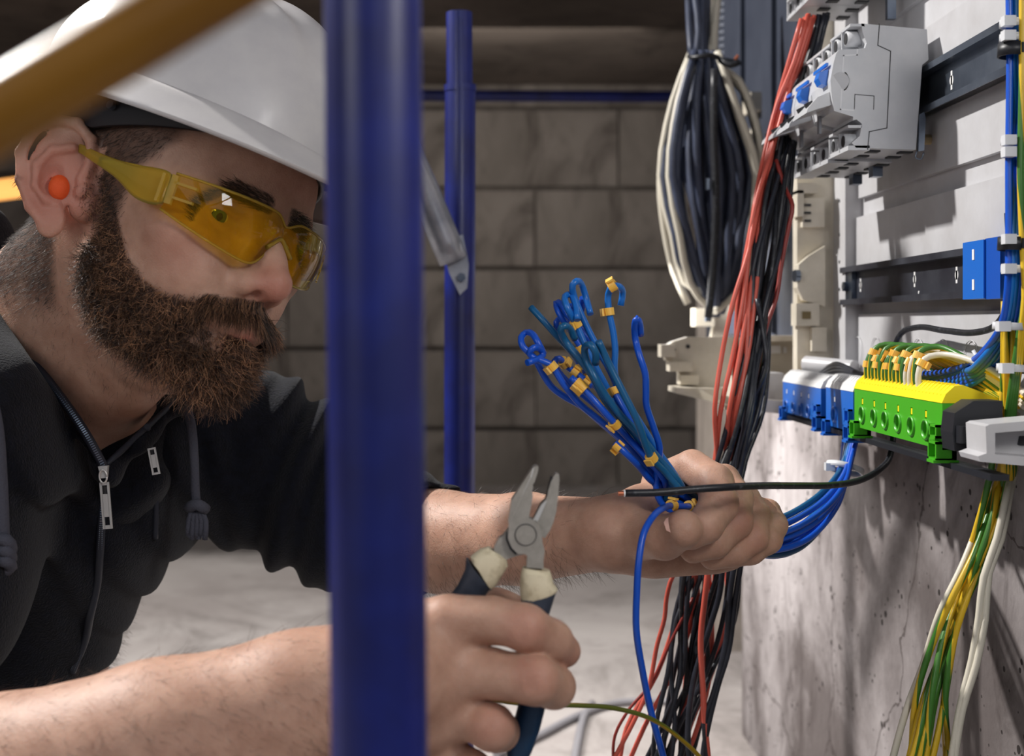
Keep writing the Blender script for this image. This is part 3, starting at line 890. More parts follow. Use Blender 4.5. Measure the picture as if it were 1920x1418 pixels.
for i, pts in enumerate(([(1392, 1040, 1.02), (1378, 1130, 1.02), (1366, 1220, 1.02), (1345, 1290, 1.02), (1322, 1390, 1.02), (1312, 1480, 1.02)],
                         [(1380, 1040, 1.02), (1368, 1120, 1.02), (1362, 1200, 1.02), (1338, 1300, 1.02), (1322, 1350, 1.02), (1335, 1480, 1.02)],
                         [(1356, 1040, 1.03), (1350, 1110, 1.03), (1330, 1180, 1.03), (1300, 1280, 1.03), (1290, 1380, 1.03), (1300, 1480, 1.03)])):
    o = tube('black_wire', PP(pts), 0.0024, M['w_black'])
    tag(o, 'black wire hanging below the fist to the right of the red and black bundle', 'wire', 'black wires hanging right of the bundle below the fist')
o = tube('red_wire', PP([(1330, 1050, 1.02), (1322, 1120, 1.02), (1314, 1200, 1.02), (1318, 1290, 1.02), (1322, 1360, 1.02), (1334, 1480, 1.02)]), 0.0024, M['w_red'])
tag(o, 'red wire running straight down below the middle of the fist', 'wire')


def marker(path, k, r, wire, sx=1.0):
    """clip-on ring marker: an open band with a raised number pad"""
    k = max(1, min(len(path) - 2, k))
    c = Vector(path[k]); d = (Vector(path[k + 1]) - Vector(path[k - 1])).normalized()
    u = d.cross(Vector((0, 1, 0.1))).normalized(); w = d.cross(u)
    bm = bmesh.new()
    h = 0.0024
    n = 14
    rot = rnd.uniform(-0.8, 0.8)
    R0, R1 = r * 1.06, r * 1.75
    ang = [rot + math.radians(40 + 280 * i / n) for i in range(n + 1)]
    def ring(rr, s):
        return [bm.verts.new(c + d * (s * h) + (u * math.cos(a) + w * math.sin(a)) * rr) for a in ang]
    a, b, e, f = ring(R0, -1), ring(R1, -1), ring(R1, 1), ring(R0, 1)
    for i in range(n):
        for (p, q) in ((a, b), (b, e), (e, f), (f, a)):
            bm.faces.new((p[i], p[i + 1], q[i + 1], q[i]))
    bm.faces.new((a[0], b[0], e[0], f[0])); bm.faces.new((a[-1], f[-1], e[-1], b[-1]))
    am = rot + math.radians(180)
    cc = c + (u * math.cos(am) + w * math.sin(am)) * (R1 + 0.0002)
    ux = (u * math.cos(am) + w * math.sin(am)); vx = d.cross(ux)
    pts = [cc + vx * s * r * 1.25 * sx + d * q * h * 1.0 for s, q in ((-1, -1), (1, -1), (1, 1), (-1, 1))]
    prism_into(bm, pts, ux * 0.0013)
    o = from_bm('wire_marker', bm, M['marker'], wire)
    tag(o, None, None, None, None)
    o['label'] = 'orange-yellow clip-on marker'
    return o


# the fan of blue wires held in the fist; u, v are in the enlarged crop, scale 3.082
def UV(l):
    return [(940 + u / 3.082, 500 + v / 3.082) for u, v in l]


fan = [
    ([(515, 275), (490, 180), (462, 100), (435, 84), (412, 105), (418, 165), (450, 250), (510, 380), (590, 530), (690, 720), (800, 900), (900, 1060), (1000, 1200), (1050, 1290)], 'w_blue2', 'tallest blue wire in the fist, with a long closed loop at its tip', [], 0.82),
    ([(690, 226), (702, 150), (682, 116), (645, 112), (618, 160), (622, 260), (645, 370), (658, 480), (655, 600), (690, 760), (780, 950), (880, 1120), (960, 1250)], 'w_blue2', 'blue wire bent over like a crook, with a marker on its crown and one below', [3.2, 5.0], 0.81),
    ([(806, 395), (800, 330), (783, 300), (772, 330), (775, 420), (800, 520), (832, 620), (836, 720), (838, 800), (880, 930), (915, 1050), (905, 1150), (895, 1230), (905, 1330), (950, 1400)], 'w_blue', 'lone blue wire at the right of the fan, with a small hook at its tip', [], 0.80),
    ([(172, 236), (250, 320), (320, 400), (420, 510), (530, 650), (650, 850), (780, 1050), (900, 1230)], 'w_teal', 'straight dark blue wire ending highest on the upper left of the fan, without a loop', [4.6], 0.84),
    ([(432, 328), (385, 280), (345, 215), (318, 208), (330, 260), (400, 370), (480, 500), (570, 650), (690, 840), (820, 1020), (950, 1220)], 'w_blue', 'blue wire with a narrow hook, second from the left among the upper loops', [5.8], 0.83),
    ([(440, 310), (428, 220), (400, 162), (368, 172), (380, 235), (430, 330), (500, 490), (600, 680), (720, 880), (860, 1070), (990, 1250)], 'w_blue2', 'bright blue wire with an open round loop just below the tallest one', [4.9], 0.815),
    ([(470, 180), (462, 262), (440, 290), (420, 232), (400, 226), (402, 262), (450, 350), (520, 440), (610, 570), (700, 760), (830, 980), (980, 1230)], 'w_blue', 'blue wire with a tight curl wedged between the two uppermost loops', [], 0.835),
    ([(395, 372), (372, 318), (345, 302), (318, 322), (330, 370), (400, 480), (500, 630), (620, 790), (740, 940), (880, 1150)], 'w_blue', 'blue wire with a dark rounded hook left of the middle of the fan', [6.0], 0.845),
    ([(425, 420), (395, 358), (362, 342), (343, 362), (370, 430), (450, 530), (530, 640), (590, 760), (690, 880), (820, 1020), (940, 1190), (1020, 1290)], 'w_teal', 'teal blue wire with a blunt hook in the middle of the fan', [], 0.80),
    ([(545, 560), (542, 490), (515, 452), (482, 468), (488, 530), (540, 640), (600, 740), (690, 860), (790, 960), (900, 1100), (1040, 1270)], 'w_teal', 'teal blue wire with a round loop lowest in the middle of the fan', [], 0.79),
    ([(245, 505), (212, 440), (178, 388), (142, 382), (114, 412), (124, 462), (185, 520), (235, 610), (290, 695), (370, 755), (460, 805), (580, 905), (700, 1010), (810, 1130), (900, 1270)], 'w_blue', 'blue wire making the large loop farthest left and a low bow beneath', [], 0.815),
    ([(148, 556), (200, 540), (240, 512), (226, 478), (186, 470), (160, 500), (200, 535), (275, 560), (360, 680), (450, 790), (570, 890), (700, 1000), (820, 1140), (910, 1260)], 'w_blue', 'blue wire knotted into a small curl at the far left of the fan', [7.1], 0.805),
    ([(528, 690), (430, 615), (372, 572), (335, 532), (308, 548), (330, 610), (420, 700), (540, 800), (640, 900), (760, 1050), (890, 1220)], 'w_blue', 'blue wire folded back low on the left, its end carrying three markers', [0.3, 1.0, 2.2], 0.825),
    ([(560, 430), (620, 560), (700, 720), (780, 880), (868, 1105), (950, 1190), (1040, 1300)], 'w_teal', 'plain teal wire on the right side of the fan with a marker near the fist', [4.05], 0.785),
    ([(400, 640), (470, 700), (560, 800), (640, 890), (740, 1000), (850, 1120), (940, 1230)], 'w_blue', 'short blue wire low in the fan whose cut end hides under the markers', [0.5, 1.1, 3.1], 0.795),
    ([(640, 700), (690, 800), (770, 930), (880, 1100), (1000, 1240)], 'w_blue', 'blue wire cut short in the middle of the fan beside a marker', [0.15], 0.80),
    ([(655, 1020), (720, 1080), (800, 1160), (870, 1240)], 'w_blue', 'stub of blue wire under the fan carrying a marker just above the arm', [0.4], 0.79),
]
NB = len(fan)
for i, (pts, mk, lb, mks, Y0) in enumerate(fan):
    px = UV(pts)
    nn = len(px)
    R = random.Random(100 + i)
    full = []
    yend = 0.855
    for j, (x, y) in enumerate(px):
        f = min(1.0, max(0.0, (y - 700) / 250.0))
        # loops lean a little in depth so that they close as rings in space
        lean = 0.006 * math.sin(j * 1.3 + i) if j < 5 else 0
        full.append(P(x, y, Y0 + lean + (yend - Y0) * f * 0.5))
    a = i / (NB - 1) * 2 - 1
    b = math.sin(i * 2.4)
    # through the fist and out to the terminals on the right
    R2 = 0.0105
    def off(x, y, Y, rad=1.0, t=0.0):
        v = P(x, y, Y)
        ca, sa = math.cos(2.4 * i + t), math.sin(2.4 * i + t)
        q = R2 * rad * math.sqrt((i + 0.5) / NB)
        nrm = Vector((0.35, 0, 0.94))
        return v + nrm * ca * q + Vector((0, 1, 0)) * sa * q
    if i != 2:
        full.append(off(1252, 925, 0.856, 1.1))
        full += [off(1300, 958, 0.862, 0.9, 0.3), off(1370, 992, 0.866, 0.9, 0.4)]
        full += [off(1432, 1010, 0.885, 1.4, 0.5), off(1505, 990, 0.93, 2.1, 0.7), off(1560, 935, 0.98, 2.0, 0.8), off(1584, 878, 1.015, 1.15, 0.9), off(1596, 815, 1.04, 1.5, 1.0), off(1600, 775, 1.05, 1.5, 1.1)]
    w = tube('blue_wire', full, 0.00215 if mk != 'w_teal' else 0.0023, M[mk], None, 10, 0.0035)
    tag(w, lb, 'wire', 'blue wires held in the fist')
    path = spline(full, 0.0035)
    fa = np.array(full); pa = np.array(path)
    for s in mks:
        j = int(s); f = s - j
        tgt = fa[j] * (1 - f) + fa[min(j + 1, len(fa) - 1)] * f
        k = int(np.argmin(((pa - tgt) ** 2).sum(1)))
        marker(path, k, 0.0021, w)
# markers close to the fist hang on the lone wire
# loose blue wire hanging from the thumb
full = PP([(1310, 950, 0.84), (1280, 950, 0.815), (1250, 950, 0.795), (1225, 968, 0.778), (1207, 1000, 0.768), (1198, 1050, 0.762), (1194, 1110, 0.76), (1193, 1180, 0.76), (1205, 1260, 0.765), (1222, 1340, 0.77), (1245, 1425, 0.775), (1262, 1500, 0.78)])
w = tube('blue_wire', full, 0.0021, M['w_blue'], None, 10, 0.004)
tag(w, 'single blue wire drooping over the thumb and down past the bottom edge', 'wire')
path = spline(full, 0.004)
marker(path, 11, 0.0021, w); marker(path, 4, 0.0022, w)
# cable tie on the lower blue bundle
def tie(c, d, r1, r2, label, head=(0, 0, 0), wdt=0.0022, group=None, m=None):
    t = empty('cable_tie', c, label, 'cable tie', group)
    d = Vector(d).normalized(); u = d.cross(Vector((0, 1, 0))).normalized(); w = d.cross(u)
    n = 28
    bm = bmesh.new()
    def ring(k, s): return [bm.verts.new(Vector(c) + d * s * wdt + (u * math.cos(a) * (r1 + k) + w * math.sin(a) * (r2 + k))) for a in [2 * math.pi * i / n for i in range(n)]]
    A, B, C_, D_ = ring(0, -1), ring(0.0012, -1), ring(0.0012, 1), ring(0, 1)
    for p, q in ((A, B), (B, C_), (C_, D_), (D_, A)):
        for i in range(n):
            bm.faces.new((p[i], p[(i + 1) % n], q[(i + 1) % n], q[i]))
    from_bm('strap', bm, m or M['tie'], t, True)
    h = Vector(c) + Vector(head)
    bm = bmesh.new(); box_into(bm, (h.x - 0.0035, h.y - 0.003, h.z - 0.003), (h.x + 0.0035, h.y + 0.003, h.z + 0.003)); bevel_bm(bm, 0.001)
    from_bm('head', bm, m or M['tie'], t)
    return t


tie(P(1584, 879, 1.015), (0.30, 0.25, 0.93), 0.0138, 0.0135, 'white cable tie around the blue wires just below the terminals', (-0.013, -0.003, 0.002))

# black stiff cable with bared copper
full = PP([(1172, 925, 0.772), (1230, 924, 0.773), (1300, 918, 0.776), (1360, 914, 0.78), (1430, 911, 0.80), (1500, 911, 0.83), (1560, 910, 0.86), (1615, 900, 0.90), (1650, 880, 0.93), (1668, 858, 0.95), (1675, 820, 0.96), (1676, 780, 1.005), (1672, 700, 1.02), (1676, 655, 1.02), (1690, 625, 1.01), (1720, 614, 0.985), (1770, 620, 0.93), (1825, 624, 0.872), (1865, 612, 0.835), (1885, 585, 0.815), (1892, 545, 0.79), (1894, 480, 0.785), (1890, 400, 0.79)])
bc = tube('black_cable', full, 0.0023, M['w_black2'], None, 12, 0.006)
tag(bc, 'stiff black cable with a bared copper end crossing before the fist', 'cable')
cyl('copper_core', P(1159, 925.5, 0.772), P(1174, 925, 0.772), 0.0015, M['copper'], bc, 14, None, 0.0002)
cyl('white_insert', P(1169.5, 925.2, 0.772), P(1172.5, 925, 0.772), 0.00215, M['white_cap'], bc, 14)
# yellow-green wire beside the pliers
full = PP([(908, 1308, 0.70), (950, 1316, 0.71), (1010, 1322, 0.72), (1080, 1323, 0.73), (1150, 1328, 0.74), (1220, 1348, 0.75), (1275, 1385, 0.76), (1320, 1430, 0.77), (1360, 1500, 0.78)])
w = tube('earth_wire', full, 0.0014, M['olive'], None, 10, 0.005, uv=True)
tag(w, 'olive yellow-green wire crossing behind the pliers to the lower right', 'wire')
cyl('copper_core', P(901, 1305, 0.699), P(909, 1309, 0.70), 0.0012, M['copper'], w, 10)

# yellow-green and white wires falling at the right
cen = [(1893, 560, 0.80), (1890, 700, 0.80), (1886, 800, 0.81), (1880, 880, 0.82), (1862, 960, 0.82), (1835, 1040, 0.82), (1805, 1120, 0.82), (1778, 1210, 0.82), (1752, 1310, 0.82), (1735, 1410, 0.82), (1715, 1510, 0.82)]
hw = [14, 16, 20, 26, 24, 22, 26, 36, 46, 52, 62]
bundle('earth_wire', cen, hw, 10, [M['earth'], M['earth2']], 0.0022, 'yellow-green striped wire in the bundle falling at the right before the concrete wall', 'wire', 'yellow-green wires falling at the right', seed=3, depthw=0.010, uv=True, cross=0.7)
cen2 = [(1906, 780, 0.81), (1902, 860, 0.83), (1892, 930, 0.80), (1878, 1010, 0.80), (1852, 1080, 0.80), (1838, 1160, 0.80), (1822, 1240, 0.80), (1800, 1330, 0.80), (1780, 1500, 0.80)]
bundle('white_wire', cen2, [6, 8, 10, 12, 14, 14, 14, 12, 10], 2, [M['w_white']], 0.0023, 'off-white wire on the right side of the yellow-green bundle', 'wire', 'off-white wires right of the yellow-green bundle', seed=8, depthw=0.004)
o = tube('white_wire', PP([(1852, 940, 0.835), (1805, 1060, 0.82), (1762, 1150, 0.82), (1730, 1250, 0.835), (1700, 1330, 0.835), (1672, 1430, 0.835), (1650, 1520, 0.835)]), 0.0023, M['w_white'])
tag(o, 'off-white wire straying leftmost from the yellow-green bundle at the bottom', 'wire')

# riser of blue wires and yellow wires on the right edge
for i in range(5):
    ox = (i - 2) * 7
    full = PP([(1906 + ox, -60, 0.775 + 0.004 * (i % 2)), (1908 + ox, 120, 0.775), (1906 + ox, 300, 0.775 + 0.005 * (i % 3)), (1906 + ox, 430, 0.775), (1904 + ox, 540, 0.775), (1892 + ox, 610, 0.79), (1862 + ox * 1.3, 660, 0.815 + 0.002 * i), (1815 + ox, 700 + ox * 0.8, 0.862), (1762 + ox, 712 + ox * 0.8, 0.915), (1700 + ox, 704 + ox * 0.3, 0.985), (1650, 712 + ox * 0.2, 1.03), (1610, 730, 1.07)])
    o = tube('blue_wire', full, 0.0023, M['w_blue2'] if i % 3 else M['w_blue'], None, 10, 0.008)
    tag(o, 'blue wire of the riser at the right edge bending away behind the green terminal', 'wire', 'blue wires of the riser at the right edge')
for i in range(5):
    ox = (i - 2) * 6
    full = PP([(1898 + ox * 0.4, 560, 0.79), (1886 + ox, 630, 0.80), (1850 + ox * 1.6, 685, 0.82), (1805, 712 + ox * 1.3, 0.865), (1755, 720 + ox * 1.0, 0.92), (1690, 722 + ox * 0.5, 1.0), (1640, 722, 1.04)])
    o = tube('blue_wire', full, 0.0023, M['w_blue'] if i % 2 else M['w_blue2'], None, 10, 0.008)
    tag(o, 'blue wire joining the tied bundle above the yellow cap from the right', 'wire', 'blue wires of the tied bundle above the yellow cap')
for i in range(3):
    full = PP([(1918 + 5 * i, -60, 0.765), (1917 + 5 * i, 150, 0.765), (1914 + 5 * i, 330, 0.765), (1918 + 4 * i, 450, 0.765), (1922 + 3 * i, 560, 0.765), (1910 + 4 * i, 640, 0.77), (1898 + 4 * i, 720, 0.78), (1888 + 5 * i, 790, 0.79), (1882 + 6 * i, 900, 0.80)])
    o = tube('earth_wire', full, 0.0022, M['yellow_w'] if 'yellow_w' in M else M['earth'], None, 10, 0.008, uv=True)
    tag(o, 'yellow-green wire climbing along the right edge before the blue riser wires', 'wire', 'yellow-green wires climbing the right edge')
tl = ['uppermost white cable tie on the riser at the right edge', 'white cable tie second from the top on the riser at the right edge', 'white cable tie on the riser level with the circuit breakers', 'white cable tie on the riser just below the breakers', 'white cable tie beside the top corner of the blue rail cover', 'white cable tie beside the middle of the blue rail cover', 'white cable tie where the riser starts to bend left', 'white cable tie on the yellow-green wires beside the yellow cap']
for (x, y, lb, r1) in ((1902, 45, tl[0], 0.0075), (1902, 72, tl[1], 0.0075), (1903, 266, tl[2], 0.0070), (1903, 288, tl[3], 0.0070), (1903, 450, tl[4], 0.0070), (1903, 505, tl[5], 0.0070), (1892, 612, tl[6], 0.0085), (1898, 690, tl[7], 0.0080)):
    tie(P(x, y, 0.773), (0.05, 0, 1), r1, r1 * 0.9, lb, (-0.0065, -0.007, 0.0))
tie(P(1845, 690, 0.855), (0.8, -0.3, 0.5), 0.0125, 0.0125, 'white cable tie around the blue bundle right of the yellow cap', (-0.002, -0.010, 0.008), 0.0012)
tie(P(1780, 722, 0.92), (0.95, -0.3, 0.1), 0.0095, 0.0095, 'white cable tie around the blue bundle just above the yellow cap', (0.0, -0.006, 0.008), 0.0018)
for (y, lb) in ((95, 'black cable tie near the top of the riser at the right edge'), (458, 'black cable tie beside the blue rail cover at the right edge')):
    tie(P(1901, y, 0.773), (0.05, 0, 1), 0.0082, 0.0082, lb, (0.004, -0.008, 0), 0.004, None, M['black_plastic'])

# short looped wires entering the yellow cap
for i in range(15):
    f = i / 14.0
    Y = 0.975 - 0.115 * f
    x0 = X0 = 0.2975
    white = i in (11, 12, 14)
    base = Vector((0.2955, Y, -0.0415))
    top = -0.020 + 0.003 * math.sin(i * 2.1)
    pts = [base + Vector((0, 0, -0.004)), base + Vector((-0.001, 0, 0.008)), Vector((0.299, Y, top)), Vector((0.309, Y - 0.004, top + 0.003)), Vector((0.322, Y - 0.03, -0.024)), Vector((0.332, Y - 0.06, -0.036)), Vector((0.334, min(Y - 0.10, 0.80), -0.05))]
    w = tube('earth_wire' if not white else 'white_wire', pts, 0.0022, M['w_white'] if white else (M['earth'] if i % 2 else M['earth2']), None, 8, 0.004, uv=not white)
    if white:
        tag(w, 'off-white wire looping into the yellow cap at the near end of the row', 'wire', 'off-white wires looping into the yellow cap')
    else:
        tag(w, 'yellow-green wire looping into the yellow cap of the green terminal block', 'wire', 'yellow-green wires looping into the yellow cap')
    path = spline(pts, 0.004)
    marker(path, 4 + (i * 5) % 3, 0.0023, w)
# wires leaving the blue terminals downwards and dark jumpers behind the caps
for i in range(3):
    o = tube('black_wire', [Vector((0.318, 1.20, -0.05 + 0.002 * i)), Vector((0.312, 1.12, -0.040 + 0.003 * i)), Vector((0.314, 1.06, -0.040)), Vector((0.318, 1.0, -0.046)), Vector((0.33, 0.95, -0.05))], 0.0022, M['w_black'])
    tag(o, 'black wire running along behind the white caps of the blue terminal blocks', 'wire', 'black wires behind the white caps')

# ---------------------------------------------------------------- cable coil
cc = empty('cable_coil', P(1335, 300, 1.5), 'hanging coil of dark and off-white cable tied at its neck', 'cable coil')
R = random.Random(21)
def loop_pts(a, top, bot, wx, Y, lean=0.0):
    """one hank loop through the tied neck, a = -1..1 sideways share"""
    L = [(1322 + a * 16, 100), (1315 + a * 45 + lean, 190), (1328 + wx * a, 330), (1332 + wx * a * 0.95, 430), (1338 + wx * a * 0.6, 530), (1342 + a * 30, bot)]
    return L
for i in range(30):
    a = (i / 29.0) * 2 - 1
    a = a + R.uniform(-0.06, 0.06)
    white = i in (0, 2, 6, 11, 19, 24, 28, 29)
    Y = 1.50 + R.uniform(-0.03, 0.02)
    wx = 84
    b = a * R.choice([0.9, 0.5, -0.3, 0.7]) if abs(a) < 0.85 else a * 0.85
    L = [(1322 + a * 24, 96), (1322 + a * 58, 190), (1334 + wx * a * 1.1, 330), (1338 + wx * (a * 0.5 + b * 0.45), 440), (1342 + 66 * b, 530), (1344 + 22 * b, 600 - 36 * abs(b) - R.uniform(0, 25)), (1346 - 8 * b, 585 - R.uniform(0, 30))]
    p = [P(x, y, Y + 0.012 * math.sin(j + i)) for j, (x, y) in enumerate(L)]
    tube('white_strand' if white else 'dark_strand', p, 0.0043 if white else 0.0047, M['w_white'] if white else M['w_navy'], cc, 8, 0.03)
for i, (x, w) in enumerate(((1296, 0), (1308, 1), (1318, 0), (1330, 1), (1342, 1), (1303, 0), (1325, 0))):
    p = [P(1310 + (x - 1316) * 1.3 + 6, -40, 1.5), P(x + (8 if i % 2 else -2), 60, 1.5 - 0.006 * (i % 3)), P(1316 + (x - 1316) * 0.9, 112, 1.49)]
    tube('white_strand' if w else 'dark_strand', p, 0.0046, M['w_white'] if w else M['w_navy'], cc, 8, 0.02)
for i, pts in enumerate(([(1355, 130), (1385, 150), (1408, 200), (1424, 260), (1426, 330), (1416, 420), (1398, 500), (1376, 570)], [(1350, 128), (1392, 170), (1415, 240), (1430, 330), (1420, 450), (1404, 540), (1375, 582)],
                         [(1290, 140), (1262, 190), (1250, 260), (1238, 340), (1246, 430), (1264, 510), (1290, 570)])):
    tube('white_strand', [P(x, y, 1.48 + 0.02 * i) for x, y in pts], 0.0043, M['w_white'], cc, 8, 0.02)
tube('dark_strand', [P(x, y, 1.44) for x, y in ((1340, 130), (1338, 240), (1342, 350), (1340, 450), (1334, 540), (1328, 596))], 0.0046, M['w_black2'], cc, 10, 0.02)
cyl('crimped_tip', P(1328, 592, 1.44), P(1327, 603, 1.44), 0.0038, M['steel'], cc, 12)
cyl('bright_ferrule', P(1329, 335, 1.435), P(1329, 356, 1.435), 0.0036, M['steel'], cc, 14, None, 0.001)
tube('neck_lashing', [P(1292, 106, 1.48), P(1304, 108, 1.46), P(1330, 103, 1.455), P(1356, 112, 1.47), P(1378, 116, 1.48)], 0.0030, M['black_plastic'], cc, 8, 0.01)
tube('lashing_end', [P(1350, 112, 1.46), P(1370, 122, 1.45), P(1386, 116, 1.45)], 0.0040, M['black_plastic'], cc, 8, 0.01)
cyl('copper_tip', P(1378, 112, 1.45), P(1384, 104, 1.45), 0.0018, M['copper'], cc, 10)
# ---------------------------------------------------------------- signed distance modelling
class Sph:
    """ellipsoid with own rotation; c centre, r radii, R 3x3 rows = local axes"""
    def __init__(s, c, r, R=None):
        s.c = np.array(c, float); s.r = np.array(r if hasattr(r, '__len__') else (r, r, r), float)
        s.R = None if R is None else np.array(R, float)
        s.bc, s.br = s.c, s.r.max()

    def __call__(s, p):
        q = p - s.c
        if s.R is not None: q = q @ s.R.T
        k0 = np.sqrt(((q / s.r) ** 2).sum(1)) + 1e-9
        k1 = np.sqrt(((q / s.r ** 2) ** 2).sum(1)) + 1e-9
        return k0 * (k0 - 1) / k1


class Cap:
    """round cone between a and b, flat = squash factor along axis n"""
    def __init__(s, a, b, r1, r2, n=None, flat=1.0):
        s.a = np.array(a, float); s.b = np.array(b, float); s.r1 = r1; s.r2 = r2
        s.n = None if n is None else np.array(Vector(n).normalized(), float); s.flat = flat
        s.bc = (s.a + s.b) / 2; s.br = np.linalg.norm(s.b - s.a) / 2 + max(r1, r2)

    def __call__(s, p):
        ba = s.b - s.a
        pa = p - s.a
        h = np.clip((pa @ ba) / max(ba @ ba, 1e-12), 0, 1)
        q = pa - h[:, None] * ba
        if s.n is not None:
            dn = q @ s.n
            q = q + (dn * (1 / s.flat - 1))[:, None] * s.n
            return (np.sqrt((q ** 2).sum(1)) - (s.r1 + (s.r2 - s.r1) * h)) * (s.flat if s.flat < 1 else 1)
        return np.sqrt((q ** 2).sum(1)) - (s.r1 + (s.r2 - s.r1) * h)


class Half:
    """half space: positive on the side the normal points to"""
    def __init__(s, c, n):
        s.c = np.array(c, float); s.n = np.array(Vector(n).normalized(), float); s.bc = None

    def __call__(s, p):
        return (p - s.c) @ s.n


class U:
    def __init__(s, k, ch): s.k = k; s.ch = ch
    def ev(s, p, c, R):
        d = None
        for x in s.ch:
            e = ev(x, p, c, R + s.k)
            if e is None: continue
            if d is None: d = e; continue
            if s.k > 0:
                h = np.maximum(s.k - np.abs(d - e), 0) / s.k
                d = np.minimum(d, e) - h * h * s.k * 0.25
            else: d = np.minimum(d, e)
        return d


class Sub:
    """base minus cutters, smooth k"""
    def __init__(s, k, base, cut): s.k = k; s.base = base; s.cut = cut
    def ev(s, p, c, R):
        d = ev(s.base, p, c, R)
        if d is None: return None
        for x in s.cut:
            e = ev(x, p, c, R + s.k)
            if e is None: continue
            e = -e
            if s.k > 0:
                h = np.maximum(s.k - np.abs(d - e), 0) / s.k
                d = np.maximum(d, e) + h * h * s.k * 0.25
            else: d = np.maximum(d, e)
        return d


class Inter:
    def __init__(s, k, ch): s.k = k; s.ch = ch
    def ev(s, p, c, R):
        d = None
        for x in s.ch:
            e = ev(x, p, c, 1e9)
            if e is None: return None
            if d is None: d = e; continue
            h = np.maximum(s.k - np.abs(d - e), 0) / max(s.k, 1e-9)
            d = np.maximum(d, e) + h * h * s.k * 0.25
        return d


class Shell:
    def __init__(s, ch, th): s.ch = ch; s.th = th
    def ev(s, p, c, R):
        d = ev(s.ch, p, c, R + s.th)
        return None if d is None else np.abs(d + s.th / 2) - s.th / 2


class Disp:
    """adds fn(p) to the distance (small relief)"""
    def __init__(s, ch, fn): s.ch = ch; s.fn = fn
    def ev(s, p, c, R):
        d = ev(s.ch, p, c, R + 0.01)
        return None if d is None else d + s.fn(p)


def ev(x, p, c, R):
    if hasattr(x, 'ev'): return x.ev(p, c, R)
    if x.bc is not None and np.linalg.norm(x.bc - c) - x.br > R * 1.2: return None
    return x(p)


def flat_sdf(x, P_):
    d = ev(x, P_, np.zeros(3), 1e9)
    return d


